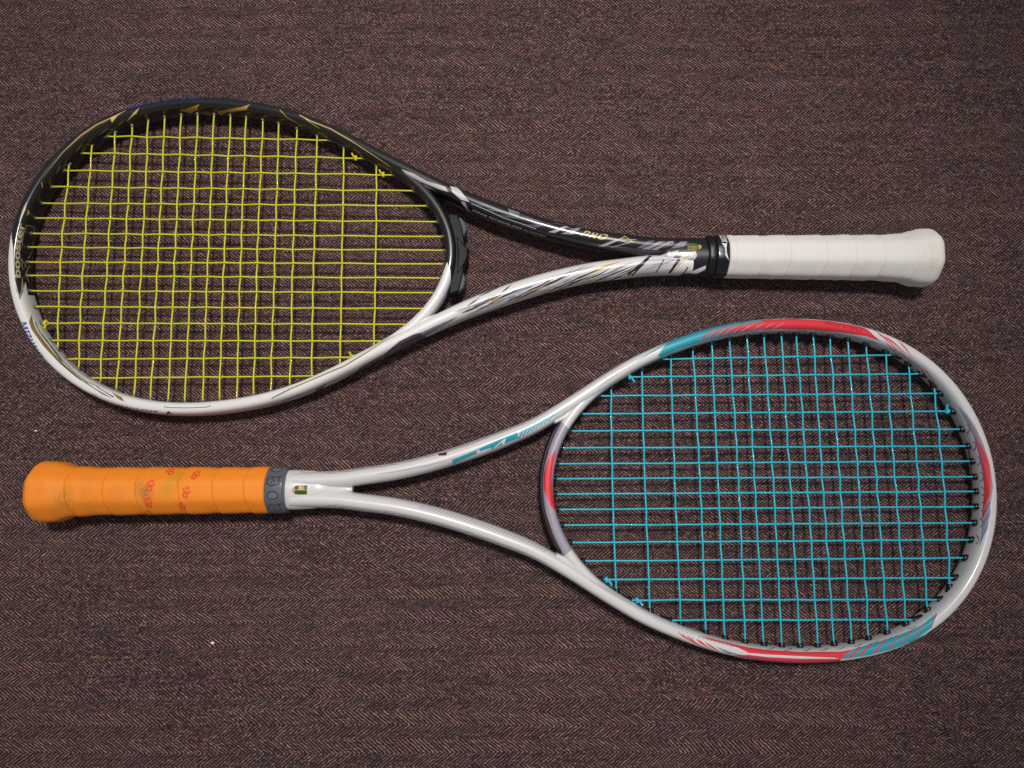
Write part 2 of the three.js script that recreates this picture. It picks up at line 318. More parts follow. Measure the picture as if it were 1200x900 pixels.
    taper(ctx, '#45434e', 1.35, 1037.3,.416,1042.2,.425,1047.2,.435,1052,.461,1056.9,.487);
    taper(ctx, '#a8893f', 1.71, 1039.8,.386,1044.7,.396,1049.7,.408,1055.4,.43,1061.1,.453);
    taper(ctx, '#8f93a0', 1.07, 1042.1,.296,1047,.313,1052,.33,1056.1,.369,1060.2,.405);
    taper(ctx, '#6b6874', 1.44, 1045.1,.209,1049.9,.258,1054.8,.286,1059.7,.33,1064.6,.366);
    taper(ctx, '#2e2c36', 1.8, 1048.5,.418,1053.4,.43,1058.4,.444,1064.3,.467,1070.2,.49);
    taper(ctx, '#b9bcc6', 1.16, 1050.7,.342,1055.7,.358,1060.6,.375,1064.9,.41,1069.2,.443);
    taper(ctx, '#45434e', 1.53, 1053.5,.301,1058.4,.322,1063.3,.343,1068.4,.377,1073.6,.409);
    taper(ctx, '#a8893f', 1.9, 1056.5,.233,1061.2,.274,1066.1,.304,1072.1,.34,1078.1,.373);
    taper(ctx, '#8f93a0', 1.25, 1059.4,.382,1064.3,.398,1069.2,.415,1073.7,.448,1078.2,.481);
    taper(ctx, '#6b6874', 1.62, 1062,.349,1066.9,.368,1071.8,.387,1077.2,.418,1082.5,.449);
    taper(ctx, '#2e2c36', 1.99, 1064.8,.309,1069.6,.334,1074.5,.356,1080.7,.387,1087,.418);
    taper(ctx, '#b9bcc6', 1.35, 1067.1,.229,1072.6,.213,1077.6,.243,1081.9,.313,1086.4,.361);
    taper(ctx, '#45434e', 1.71, 1070.5,.389,1075.4,.408,1080.3,.428,1085.9,.459,1091.4,.492);
    taper(ctx, '#a8893f', 1.07, 1073.2,.303,1078,.331,1082.8,.357,1086.7,.4,1090.7,.441);
    taper(ctx, '#8f93a0', 1.44, 1076.3,.242,1080.9,.288,1085.6,.323,1090.4,.37,1095.1,.412);
    taper(ctx, '#6b6874', 1.8, 1078.4,.222,1084.3,.206,1088.7,.281,1094.1,.338,1099.7,.383);
    taper(ctx, '#2e2c36', 1.16, 1081.5,.354,1086.4,.379,1091.2,.405,1095.3,.447,1099.5,.487);
    taper(ctx, '#b9bcc6', 1.53, 1084.4,.319,1089.2,.35,1093.9,.379,1098.8,.421,1103.8,.461);
    taper(ctx, '#45434e', 1.9, 1087.4,.273,1092,.316,1096.7,.352,1102.4,.395,1108.2,.434);
    taper(ctx, '#a8893f', 1.25, 1090.2,.21,1095.5,.204,1100.1,.243,1103.7,.325,1107.7,.377);
    taper(ctx, '#8f93a0', 1.62, 1092.6,.373,1097.4,.402,1102.1,.43,1107.3,.47,1112.5,.507);
    taper(ctx, '#6b6874', 1.99, 1095.5,.344,1100.1,.376,1104.7,.406,1110.7,.444,1116.8,.479);
    taper(ctx, '#2e2c36', 1.35, 1099.2,.209,1103.2,.29,1107.6,.333,1111.8,.383,1116.2,.425);
    taper(ctx, '#b9bcc6', 1.71, 1101.2,.217,1106.4,.234,1110.5,.298,1115.5,.352,1120.7,.396);
    taper(ctx, '#45434e', 1.07, 1103.6,.354,1108.1,.386,1112.7,.414,1116.6,.457,1120.5,.498);
    taper(ctx, '#a8893f', 1.44, 1106.4,.323,1110.9,.359,1115.4,.389,1120.1,.431,1124.9,.473);
    taper(ctx, '#54525f', .95, 161.6,.553,157.8,.539,154.1,.526,150.2,.519,146.3,.514);
    taper(ctx, '#7d7a88', .95, 151.6,.55,147.9,.537,144.1,.526,140.2,.521,136.3,.518);
    taper(ctx, '#3f3d49', .95, 141.7,.551,137.9,.54,134.1,.531,130.2,.527,126.3,.525);
    taper(ctx, '#54525f', .95, 133,.483,129.2,.473,125.4,.462,121.5,.46,117.6,.458);
    taper(ctx, '#7d7a88', .95, 123,.492,119.2,.483,115.4,.476,111.5,.475,107.6,.475);
    taper(ctx, '#3f3d49', .95, 113,.504,109.2,.497,105.4,.492,101.6,.493,97.7,.496);
    taper(ctx, '#54525f', .95, 104.2,.435,100.4,.429,96.6,.423,92.6,.428,88.8,.434);
    taper(ctx, '#7d7a88', .95, 94.2,.464,90.4,.461,86.6,.459,82.8,.466,78.9,.473);
    taper(ctx, '#3f3d49', .95, 84.4,.493,80.6,.493,76.8,.493,73,.501,69.2,.51);
    taper(ctx, '#54525f', .95, 75.3,.441,71.5,.444,67.7,.449,63.9,.463,60.1,.477);
    taper(ctx, '#7d7a88', .95, 65.6,.488,61.8,.494,58.1,.5,54.3,.512,50.5,.524);
    taper(ctx, '#3f3d49', .95, 56,.534,52.2,.54,48.4,.546,44.6,.558,40.8,.569);
    taper(ctx, '#77757e', 1.13, 834.7,.21,842.4,.248,847.2,.282,851.7,.314);
    taper(ctx, '#5d5a66', 1.13, 843.8,.231,851.7,.286,856,.312,860.2,.332);
    taper(ctx, '#9a8f6a', 1.13, 853.1,.267,860.3,.305,864.5,.322,868.6,.334);
    taper(ctx, '#77757e', 1.13, 861.7,.282,868.7,.307,872.8,.317,876.9,.325);
    taper(ctx, '#5d5a66', 1.13, 870.1,.282,877,.296,881.1,.302,885.1,.306);
    taper(ctx, '#9a8f6a', 1.13, 878.4,.27,885.2,.277,889.3,.28,893.3,.282);
    taper(ctx, '#77757e', 1.13, 886.6,.253,893.4,.256,897.5,.256,901.5,.255);
    taper(ctx, '#5d5a66', 1.13, 894.7,.228,901.5,.226,905.5,.218,909.7,.209);
    taper(ctx, '#9a8f6a', 1.13, 902.8,.181,909.6,.199,913.8,.188,918,.187);
    taper(ctx, '#77757e', 1.13, 911.4,.202,918.4,.2,922.6,.201,926.7,.203);
    stroke(ctx, '#333', .76, 983.8,.244,990.5,.241,997.3,.246,1004,.256,1010.7,.266,1016.4,.228,1021.7,.212,1027.9,.2);
    poly(ctx, '#16171c', 1111.5,.296,1114.3,.358,1119.4,.437,1124.9,.512,1130.9,.632,1128.6,.64,1122.5,.517,1116.9,.444,1111.8,.366,1111.5,.296);
    poly(ctx, '#c9c6ce', 1117,.314,1122.4,.435,1128.3,.545,1133.8,.547,1139.4,.55,1145.4,.541,1151.5,.533,1149,.454,1145.5,.402,1142.3,.343,1135.1,.312,1127.8,.279,1122.4,.294,1117,.314);
    stroke(ctx, '#8a8692', .63, 1124.3,.391,1130.5,.423,1136.7,.458,1142.8,.493);
    stroke(ctx, '#8a8692', .63, 1129.2,.451,1134.6,.472,1140,.494,1145.3,.518);
    stroke(ctx, '#e8e6ea', .76, 1132.2,.35,1138.8,.39,1145.4,.428);
    stroke(ctx, '#16171c', 1.89, 1142.7,.306,1145.4,.428,1149,.533);
    stroke(ctx, '#16171c', 1.64, 1114.6,.304,1118.4,.4,1122.7,.478,1127.3,.565);
    stroke(ctx, '#16171c', 1.01, 1153,.283,1155.3,.415);
    stroke(ctx, '#c9a24c', .63, 1144.8,.342,1148.4,.435,1152.6,.518);
    stroke(ctx, '#2e2c36', .88, 1132.5,.314,1134.9,.433,1138.1,.536);
    poly(ctx, '#9a94a4', 36.3,.603,30.7,.534,24.7,.467,19.1,.458,13.6,.451,14.9,.514,20.3,.555,25.5,.599,30.9,.599,36.3,.603);
    poly(ctx, '#8d8798', 16,.566,12.5,.513,8.7,.457,3.8,.456,7.4,.576,11.7,.571,16,.566);
    stroke(ctx, '#16171c', .82, 30.4,.592,24.7,.527,18.5,.461);
    stroke(ctx, '#16171c', .69, 24.4,.585,19.7,.535,14.9,.488);
    poly(ctx, '#b7b2bd', 67.9,.651,61.8,.575,55.6,.506,52.5,.504,57.9,.57,63.1,.642,67.9,.651);
    stroke(ctx, '#9a96a4', .76, 58.2,.641,53.2,.593,48.2,.548,43.2,.504);
  }
  if (zone === 'bridge') {
    poly(ctx, '#e2e2e4', 117, .45, 135, .75, 145, 1.1, 240, 1.1, 240, -.1, 150, -.1, 132, .3);
  }
  if (zone === 'shaft') {
    poly(ctx, '#c2bfc6', 67.9,.798,66.6,.633,61.7,.532,56.7,.504,51.9,.49,47,.477,50.7,.53,54.1,.594,57.6,.681,59.4,.789);
    poly(ctx, '#c8c5ca', 53.5,.671,49.4,.578,44.7,.513,40.2,.501,35.7,.487,34.5,.529,37.4,.57,39.5,.62,41.1,.686,48.3,.698,54.5,.793,53.5,.671);
    poly(ctx, '#d6d3d8', 39.7,.697,34,.647,28,.608,27.6,.642,33.4,.711,39.7,.697);
    stroke(ctx, '#c9a24c', .57, 53.5,.671,48.5,.596,43.1,.546,37.5,.501);
    stroke(ctx, '#77737f', .63, 67,.784,62.8,.818,59.5,.664,55.3,.6);
    stroke(ctx, '#77737f', .57, 50.5,.593,43.7,.57,36.9,.549);
    stroke(ctx, '#77737f', .57, 51.4,.638,44.9,.618,38.4,.6);
    poly(ctx, '#8d8798', 66.9,.337,61.7,.302,57.5,.303,52.5,.386,46.4,.383,48.6,.426,53.3,.447,57.8,.459,63,.369,66.9,.337);
    stroke(ctx, '#16171c', .88, 63.2,.276,58.5,.376,52.5,.386);
    stroke(ctx, '#16171c', .88, 58.8,.438,54.1,.43,49,.405);
  }
}
function art2(ctx, zone) {
  poly(ctx, '#d6d6d9', -10, -.1, 1300, -.1, 1300, 1.1, -10, 1.1);
  if (zone === 'hoop') {
    taper(ctx, '#b9bac2', 1.89, 1080.7,.508,1074.8,.515,1068.8,.525,1062.9,.538,1056.8,.537,1050.7,.538,1044.5,.543,1038.4,.549);
    taper(ctx, '#b9bac2', 1.89, 1001.9,.688,995.4,.68,989,.684,982.5,.712,976.9,.693,971.2,.692,965.3,.704);
    taper(ctx, '#b9bac2', 1.89, 930.9,.526,925.2,.517,919.4,.508,913.7,.497,907.9,.485,900.7,.483,893.6,.475,886.4,.454);
    taper(ctx, '#b9bac2', 1.89, 216.5,.555,223.2,.566,229.9,.578,236.6,.59,243.4,.598,250,.629,256.9,.661,263.7,.679,270.3,.682);
    taper(ctx, '#b9bac2', 1.89, 194.8,.687,199.9,.67,205.2,.656,210.4,.644,215.6,.633,220.8,.623,226.1,.614,231.3,.605,236.6,.595);
    taper(ctx, '#b9bac2', 1.89, 642.3,.85,633.5,.854,626.2,.849,619.4,.855,609.7,.881);
    taper(ctx, '#b9bac2', 1.89, 1098.6,.507,1092.7,.506,1086.7,.509,1080.8,.515,1074.9,.524,1068.8,.526,1062.8,.53,1056.8,.537,1050.7,.546);
    poly(ctx, '#2a9fb4', 881.7,.569,877.3,.5,872.6,.424,866.6,.305,862,.303,854.1,.326,845.9,.332,838.2,.333,829.7,.324,821.8,.333,814,.337,807.4,.376,800.3,.38,792.9,.363,794.1,.598,801.2,.62,808.5,.634,815.9,.638,824.3,.65,833,.645,841.8,.623,849.5,.629,857.2,.624,865,.609,871.7,.625,878.5,.636,881.7,.569);
    poly(ctx, '#dc323e', 800.6,.388,793.3,.4,785.6,.394,777.7,.365,770.1,.4,762,.406,753.7,.392,747.9,.413,741.8,.419,735.7,.411,728.4,.419,722,.502,714,.59,719.6,.589,725.3,.581,731.3,.603,737.4,.617,743.7,.623,750.7,.638,758,.642,765.5,.637,772.7,.64,780.1,.634,787.6,.621,794.4,.628,801.4,.628,800.6,.388);
    taper(ctx, '#dc323e', 1.51, 848.5,.587,844.6,.525,840.4,.486,834.9,.428,828.3,.345);
    taper(ctx, '#dc323e', 2.05, 841.9,.61,838.2,.544,834.3,.501,829,.455,822.2,.331);
    taper(ctx, '#dc323e', 2.58, 835.3,.626,831.9,.559,828.1,.511,822.9,.472,817.2,.382);
    taper(ctx, '#dc323e', 3.12, 828.7,.635,825.5,.568,821.8,.518,816.7,.48,811.3,.404);
    taper(ctx, '#dc323e', 3.65, 822.3,.634,819.1,.57,815.6,.52,810.6,.483,805.2,.412);
    taper(ctx, '#dc323e', 4.19, 816,.624,812.8,.566,809.3,.52,804.4,.482,799.1,.41);
    taper(ctx, '#dc323e', 4.72, 809.8,.607,806.5,.555,803,.515,798.2,.478,792.8,.4);
    taper(ctx, '#dc323e', 5.26, 803.6,.585,800.3,.54,796.8,.507,792,.468,786.3,.371);
    taper(ctx, '#9fc4d2', .63, 818.7,.596,813.1,.523,807.1,.472);
    taper(ctx, '#9fc4d2', .63, 810.9,.627,805.6,.536,799.7,.478);
    taper(ctx, '#9fc4d2', .63, 803,.649,798.1,.544,792.3,.479);
    taper(ctx, '#9fc4d2', .63, 795.3,.66,790.7,.545,784.9,.475);
    taper(ctx, '#dc323e', 1.51, 720.2,.409,716.2,.478,711.6,.506,706,.557,699.9,.613);
    taper(ctx, '#dc323e', 1.39, 712.7,.473,708.1,.503,703.3,.529,698.3,.569,693.1,.605);
    taper(ctx, '#dc323e', 1.13, 703.2,.441,699.5,.488,695.4,.514,691.1,.562,686.3,.611);
    write(ctx, 'MIZUNO', '#a81c2c', 743.2, .475, 4, { turn: 3.1, fit: 27.1, flip: -1, skew: -0.2 });
    poly(ctx, '#8f8a9c', 638.5,.648,634.5,.621,630.6,.591,624.6,.567,618.6,.536,612.7,.529,606.9,.518,599.8,.515,592.8,.505,585.3,.509,577.9,.504,571.9,.524,565.8,.544,559.7,.559,553.6,.567,547.9,.584,542.2,.595,537.6,.613,533,.626,537.4,.634,541.9,.637,547.5,.642,553.1,.64,559.3,.648,565.5,.648,571.6,.655,577.8,.655,584,.662,590.2,.662,596.5,.662,602.8,.655,609.2,.654,615.7,.645,621.1,.654,626.6,.656,632.5,.656,638.5,.648);
    poly(ctx, '#dc323e', 614.2,.628,606.5,.637,598.9,.635,593.3,.642,587.7,.643,582.1,.653,576.6,.657,571,.669,565.4,.676,558.5,.681,551.7,.678,557.5,.644,563.2,.602,569.4,.575,575.5,.539,580.9,.529,586.2,.515,591.6,.515,597.1,.511,602.1,.536,607.3,.561,614.2,.628);
    poly(ctx, '#7f93ac', 554.3,.657,560.7,.614,567,.559,559.9,.537,553.7,.552,547.5,.56,541.6,.599,535.5,.629,541.8,.647,548,.656,554.3,.657);
    stroke(ctx, '#b9b4c4', .57, 560.5,.657,565.6,.612,570.6,.559);
    stroke(ctx, '#c05064', .57, 557.4,.651,562.2,.609,567,.559);
    stroke(ctx, '#b9b4c4', .57, 554.4,.644,558.9,.603,563.4,.557);
    stroke(ctx, '#c05064', .57, 551.3,.634,555.6,.596,559.8,.552);
    stroke(ctx, '#b9b4c4', .57, 548.3,.623,552.3,.586,556.2,.544);
    stroke(ctx, '#8f8a9c', .5, 642.5,.67,637.2,.633,632,.589,626.5,.56,621,.525);
    stroke(ctx, '#a02030', 1.26, 604.5,.773,597.4,.794,590.3,.808,585,.825,579.7,.839,574.4,.841,569,.861,563.6,.865);
    stroke(ctx, '#77757f', .95, 624.1,.669,623.2,.652,621.9,.647,620.4,.656,619.1,.675,618,.701,617.4,.728);
    stroke(ctx, '#77757f', .95, 611,.681,610.2,.662,608.9,.654,607.5,.658,606.1,.674,605,.698,604.4,.724);
    stroke(ctx, '#77757f', .95, 599.5,.686,598.8,.665,597.6,.654,596.1,.656,594.7,.669,593.6,.69,593,.716);
    stroke(ctx, '#77757f', .95, 588.1,.688,587.4,.666,586.2,.653,584.8,.651,583.4,.661,582.2,.681,581.5,.706);
    stroke(ctx, '#77757f', .95, 577.3,.694,576.6,.671,575.5,.656,574.1,.651,572.7,.659,571.5,.676,570.8,.7);
    stroke(ctx, '#77757f', .95, 566.3,.7,565.7,.676,564.6,.659,563.2,.652,561.8,.656,560.5,.671,559.8,.694);
    stroke(ctx, '#77757f', .95, 554.3,.708,553.8,.684,552.7,.665,551.4,.655,549.9,.656,548.7,.668,547.9,.689);
    stroke(ctx, '#77757f', .95, 541.6,.721,541.1,.697,540.1,.675,538.8,.662,537.3,.66,536,.669,535.1,.688);
    stroke(ctx, '#77757f', .82, 349.2,.634,352.6,.658,356.8,.736);
    stroke(ctx, '#77757f', .82, 361.3,.636,364.5,.653,368.5,.723);
    stroke(ctx, '#77757f', .82, 374.3,.638,377.4,.649,381.2,.709);
    stroke(ctx, '#77757f', .82, 386.5,.639,389.6,.645,393.2,.696);
    stroke(ctx, '#77757f', .82, 398.2,.642,401.3,.642,404.8,.686);
    stroke(ctx, '#77757f', .82, 410.9,.661,413.8,.654,417.3,.69);
    stroke(ctx, '#77757f', .82, 423.6,.658,426.3,.643,429.6,.668);
    stroke(ctx, '#77757f', .82, 437.3,.655,439.8,.631,443,.646);
    stroke(ctx, '#77757f', .82, 452.9,.67,455.2,.637,458.2,.64);
    stroke(ctx, '#8a8890', .76, 773.6,.673,770.4,.674,765.2,.757);
    stroke(ctx, '#8a8890', .76, 761.3,.676,758.2,.671,753.4,.743);
    stroke(ctx, '#8a8890', .76, 748.1,.689,745.3,.675,740.7,.735);
    stroke(ctx, '#8a8890', .76, 734.9,.695,732.3,.672,728.2,.72);
    stroke(ctx, '#8a8890', .76, 720.8,.684,718.4,.653,714.7,.686);
    stroke(ctx, '#8a8890', .76, 705.7,.682,703.5,.643,700.1,.662);
    poly(ctx, '#2a9fb4', 475.3,.614,468.3,.613,461.3,.6,453.2,.623,444.8,.63,436.9,.643,428.8,.641,420.8,.636,412.6,.616,406.8,.591,401.1,.561,394.5,.487,401.8,.452,409.8,.455,418,.443,425.4,.451,433.1,.44,438.7,.444,444.5,.434,450.5,.399,457.6,.461,465.2,.478,469.8,.54,475.3,.614);
    poly(ctx, '#dc323e', 300.3,.605,305.6,.618,310.8,.627,316.4,.635,321.9,.636,329.1,.629,336.2,.621,343.2,.627,350,.624,358,.631,365.9,.628,373.6,.616,380.3,.616,386.9,.611,393.4,.6,399.9,.584,404.5,.591,409.1,.594,403.7,.535,398.9,.491,393.1,.495,386.3,.508,379.5,.518,372.7,.525,365,.53,357.2,.53,349.4,.523,342.6,.518,335.9,.509,328.7,.565,323.9,.579,319.2,.59,314,.587,308.8,.58,304.6,.594,300.3,.605);
    poly(ctx, '#c4384a', 325.9,.398,330.8,.452,336.1,.481,342.8,.487,349.4,.488,357.2,.494,364.9,.495,372.7,.49,379.2,.49,385.7,.486,392.3,.478,398.8,.462,399.1,.359,392.6,.369,386.6,.353,379.6,.369,373.6,.353,366.5,.327,358.5,.343,350.9,.326,345.2,.344,338.8,.385,332.2,.399,325.9,.398);
    stroke(ctx, '#d8404a', 1.01, 453.9,.613,448,.537,442.9,.476);
    stroke(ctx, '#d8404a', 1.13, 444.6,.625,438,.544,432.3,.478);
    stroke(ctx, '#d8404a', 1.26, 434.2,.65,427.4,.55,421.9,.475);
    stroke(ctx, '#d8404a', 1.51, 423.3,.649,417.2,.55,412.4,.478);
    stroke(ctx, '#d8404a', 1.76, 414.6,.625,409.1,.531,404.7,.46);
    stroke(ctx, '#d8404a', 2.14, 406,.589,401.2,.515,397.1,.448);
    stroke(ctx, '#d8404a', .88, 462.9,.603,457.2,.537,452.2,.481);
    stroke(ctx, '#d8404a', .63, 475.5,.609,470,.537,465.2,.478);
    poly(ctx, '#86838a', 313.6,.49,319.7,.481,325.7,.464,333.4,.458,328,.439,322.8,.409,318.1,.462,313.6,.49);
    taper(ctx, '#dc323e', 1.26, 286.6,.507,291,.488,295.3,.463,299.9,.433,304.8,.383);
    taper(ctx, '#dc323e', 1.39, 293.1,.506,296.4,.484,299.7,.454,304.6,.42,310,.358);
    taper(ctx, '#dc323e', 1.51, 299.5,.51,302.8,.49,306.2,.465,310.1,.432,314.4,.376);
    taper(ctx, '#dc323e', 1.64, 305.9,.508,312.1,.466,319.1,.382);
    stroke(ctx, '#7fa9ae', .63, 267.6,.581,269.8,.582);
    stroke(ctx, '#8ab4b8', .5, 269.3,.529,271.3,.528);
    stroke(ctx, '#7fa9ae', .63, 271,.585,273.2,.585);
    stroke(ctx, '#8ab4b8', .5, 272.7,.531,274.6,.53);
    stroke(ctx, '#7fa9ae', .63, 274.4,.587,276.6,.586);
    stroke(ctx, '#8ab4b8', .5, 276,.532,277.9,.53);
    stroke(ctx, '#7fa9ae', .63, 277.7,.588,280,.586);
    stroke(ctx, '#8ab4b8', .5, 279.4,.532,281.3,.53);
    stroke(ctx, '#7fa9ae', .63, 281.1,.587,283.3,.584);
    stroke(ctx, '#8ab4b8', .5, 282.7,.53,284.6,.527);
    stroke(ctx, '#7fa9ae', .63, 284.4,.584,286.6,.58);
    stroke(ctx, '#8ab4b8', .5, 286,.527,287.9,.524);
    stroke(ctx, '#7fa9ae', .63, 287.7,.58,289.9,.575);
    stroke(ctx, '#8ab4b8', .5, 289.3,.524,291.2,.521);
    stroke(ctx, '#7fa9ae', .63, 291.1,.574,293.2,.569);
    stroke(ctx, '#8ab4b8', .5, 292.7,.521,294.5,.518);
    stroke(ctx, '#7fa9ae', .63, 294.4,.568,296.5,.562);
    stroke(ctx, '#8ab4b8', .5, 296,.517,297.9,.513);
    stroke(ctx, '#6d7076', .63, 300.3,.559,302.3,.562);
    stroke(ctx, '#6d7076', .63, 303.2,.563,305.2,.566);
    stroke(ctx, '#6d7076', .63, 306,.566,308,.568);
    stroke(ctx, '#6d7076', .63, 308.9,.568,310.9,.569);
    stroke(ctx, '#6d7076', .63, 311.7,.569,313.7,.57);
    stroke(ctx, '#6d7076', .63, 314.6,.569,316.6,.569);
    stroke(ctx, '#6d7076', .63, 317.4,.567,319.4,.567);
    stroke(ctx, '#6d7076', .63, 320.3,.565,322.2,.563);
    stroke(ctx, '#6d7076', .63, 323.1,.561,325.1,.559);
    poly(ctx, '#2a9fb4', 1044.7,.555,1038.9,.545,1033,.536,1027.2,.528,1021.2,.514,1015.1,.502,1009.1,.496,1003.1,.491,995.6,.486,996.6,.599,1001.5,.602,1006.4,.605,1011.9,.61,1017.3,.618,1023,.608,1028.7,.6,1034.4,.615,1040.1,.632,1045.9,.654,1044.7,.555);
    stroke(ctx, '#2a9fb4', 1.26, 996.5,.613,991.2,.497);
    stroke(ctx, '#2a9fb4', 1.16, 993.1,.597,987.8,.491);
    stroke(ctx, '#2a9fb4', 1.06, 989.7,.583,984.4,.487);
    stroke(ctx, '#2a9fb4', .96, 986.4,.572,981,.485);
    stroke(ctx, '#2a9fb4', .86, 983,.565,977.6,.485);
    stroke(ctx, '#2a9fb4', .76, 979.6,.559,974.1,.486);
    stroke(ctx, '#2a9fb4', .66, 976.2,.556,970.7,.489);
    stroke(ctx, '#2a9fb4', .55, 972.7,.556,967.3,.492);
    taper(ctx, '#57b7c8', 1.51, 1045.9,.654,1042.8,.555);
    taper(ctx, '#57b7c8', 1.39, 1047.4,.629,1044.6,.551);
    taper(ctx, '#57b7c8', 1.26, 1049,.607,1046.5,.547);
    taper(ctx, '#57b7c8', 1.13, 1050.6,.588,1048.3,.544);
    taper(ctx, '#57b7c8', 1.01, 1052.3,.57,1050.1,.541);
    taper(ctx, '#57b7c8', .88, 1053.9,.554,1051.9,.539);
    taper(ctx, '#57b7c8', .76, 1055.6,.538,1053.7,.536);
    poly(ctx, '#e2e2e4', 1027.9,.579,1025.4,.534,1024.5,.542,1025.3,.577,1021.1,.577,1016.8,.578,1016.5,.602,1017.6,.614,1025.4,.609,1027.9,.579);
    poly(ctx, '#e2e2e4', 1016,.609,1011.6,.565,1007.2,.528,1004.7,.512,1007,.607,1009,.607,1007.9,.553,1013.8,.611,1016,.609);
    poly(ctx, '#5a1420', 1053.5,.356,1046.7,.387,1047.8,.455,1053.1,.417,1053.5,.356);
    stroke(ctx, '#a2a09e', .63, 1026.4,.388,1021.2,.369,1015.9,.348,1010.5,.324,1004.5,.333,998.6,.34,992.5,.352,985,.32,977.4,.314,970.1,.344);
    stroke(ctx, '#b5b2b0', .63, 1046.7,.398,1043.2,.381,1039.6,.363,1033.1,.381,1026.5,.399);
    stroke(ctx, '#bdbcbb', .44, 1080.5,.312,1076.6,.284);
    stroke(ctx, '#bdbcbb', .44, 1076.1,.276,1072.1,.284);
    stroke(ctx, '#bdbcbb', .44, 1071.4,.287,1067.5,.294);
    stroke(ctx, '#bdbcbb', .44, 1067.4,.279,1062.9,.306);
    stroke(ctx, '#bdbcbb', .44, 1062.5,.277,1058.5,.286);
    stroke(ctx, '#bdbcbb', .44, 1057.7,.301,1054.8,.285);
    stroke(ctx, '#bdbcbb', .44, 1053.4,.286,1050.4,.276);
    stroke(ctx, '#bdbcbb', .44, 1048.9,.281,1045.9,.279);
    stroke(ctx, '#bdbcbb', .44, 1044.4,.287,1040.7,.28);
    stroke(ctx, '#bdbcbb', .44, 1039.9,.301,1036.2,.301);
    stroke(ctx, '#bdbcbb', .44, 1035.9,.286,1032.5,.278);
    stroke(ctx, '#bdbcbb', .44, 1031.2,.299,1027.4,.301);
    stroke(ctx, '#bdbcbb', .44, 1026.9,.278,1023,.283);
    stroke(ctx, '#bdbcbb', .44, 1022.2,.278,1018,.296);
    taper(ctx, '#5bbccb', 1.01, 997.8,.54,992.9,.517,988,.499,983.3,.497,978.6,.498);
    taper(ctx, '#5bbccb', .91, 991.8,.528,986.9,.51,982,.496,977.2,.497,972.5,.501);
    taper(ctx, '#5bbccb', .82, 985.9,.523,980.9,.509,975.9,.499,971.1,.502,966.4,.508);
    taper(ctx, '#5bbccb', .72, 979.9,.523,974.9,.513,969.8,.505,965,.51,960.2,.516);
    taper(ctx, '#5bbccb', .63, 974,.53,968.9,.521,963.7,.514,958.9,.519,954.1,.525);
    taper(ctx, '#e0606a', .95, 712.3,.545,707.9,.597,703,.648,697.5,.719,691.5,.769);
    taper(ctx, '#e0606a', .95, 705.5,.583,700.6,.636,695.4,.682,689.6,.74,683.6,.79);
    taper(ctx, '#e0606a', .95, 698.5,.612,693.4,.661,688,.702,682.1,.749,676.2,.795);
    taper(ctx, '#e0606a', .95, 691.6,.628,686.3,.672,680.8,.709,675,.748,669.2,.783);
    taper(ctx, '#e0606a', .95, 684.9,.632,679.4,.672,673.9,.703,668.2,.739,662.6,.765);
    taper(ctx, '#e0606a', .95, 678.3,.624,672.8,.659,667.3,.685,661.7,.721,656.2,.743);
    taper(ctx, '#45a9bb', 1.01, 896.9,.497,890.3,.48,883.7,.451,877.8,.416,871.5,.355);
    taper(ctx, '#45a9bb', 1.01, 893.4,.492,886.8,.471,880.1,.433,874,.388,867.2,.307);
    taper(ctx, '#45a9bb', 1.01, 889.8,.485,883.2,.459,876.4,.411,870,.342,863.6,.303);
    taper(ctx, '#45a9bb', 1.01, 886.2,.478,879.5,.443,872.6,.381,865.8,.324,859.8,.326);
    taper(ctx, '#45a9bb', 1.01, 882.6,.467,875.9,.423,868.4,.326,862.1,.32,856.7,.33);
    taper(ctx, '#45a9bb', 1.01, 879,.452,872.2,.395,864.3,.307,858.9,.322,853.3,.349);
    taper(ctx, '#b06a80', .88, 618.8,.616,612.1,.607,605.6,.59,598.4,.592,591.3,.584);
    taper(ctx, '#b06a80', .88, 614.8,.619,608,.611,601.2,.593,596.3,.595,591.3,.591,586.4,.583);
    taper(ctx, '#b06a80', .88, 610.9,.619,603.8,.611,596.9,.592,591.7,.592,586.6,.587,581.5,.576);
    taper(ctx, '#b06a80', .88, 607.1,.617,602.2,.612,597.3,.602,592.5,.587,587.2,.586,581.9,.578,576.6,.565);
    taper(ctx, '#b06a80', .88, 603.2,.611,598.2,.605,593.2,.595,588.2,.579,582.7,.575,577.2,.565,571.8,.549);
    // fine grey feathering along both legs
    for (let k = 0; k < 64; k++) {
      const s = 22 + k * 2.5, q = hash(k, 1, 40), c = ['#a2a3ac', '#8e9099', '#b4b5ba'][k % 3];
      taper(ctx, c, 0.9, s, .3 + .05 * q, s + 5, .36 + .04 * q, s + 10 + 4 * q, .43);
      taper(ctx, c, 0.8, 1158.3 - s, .3 + .05 * q, 1153.3 - s, .34 + .04 * q, 1148 - s, .39);
      if (k > 26) stroke(ctx, '#a4a6a8', 0.7, s, .57, s + 2.4, .64);
    }
  }
  if (zone === 'bridge') {
    poly(ctx, '#a39db0', 62, -.1, 150, -.1, 156, 1.1, 58, 1.1); poly(ctx, '#dc323e', 78, .62, 132, .62, 128, 1.1, 84, 1.1);
    poly(ctx, '#a39db0', 146.4,.504,139.8,.527,133.3,.581,126.9,.611,120.6,.696,113.7,.672,106.9,.715,100.1,.692,93.2,.709,86.9,.631,80.3,.596,75,.54,69.5,.513,69,.405,76.9,.314,85,.289,91.5,.286,98,.31,105,.341,111.2,.34,117.4,.382,123.4,.435,130.1,.421,136.8,.434,142.2,.429,147.6,.439,146.4,.504);
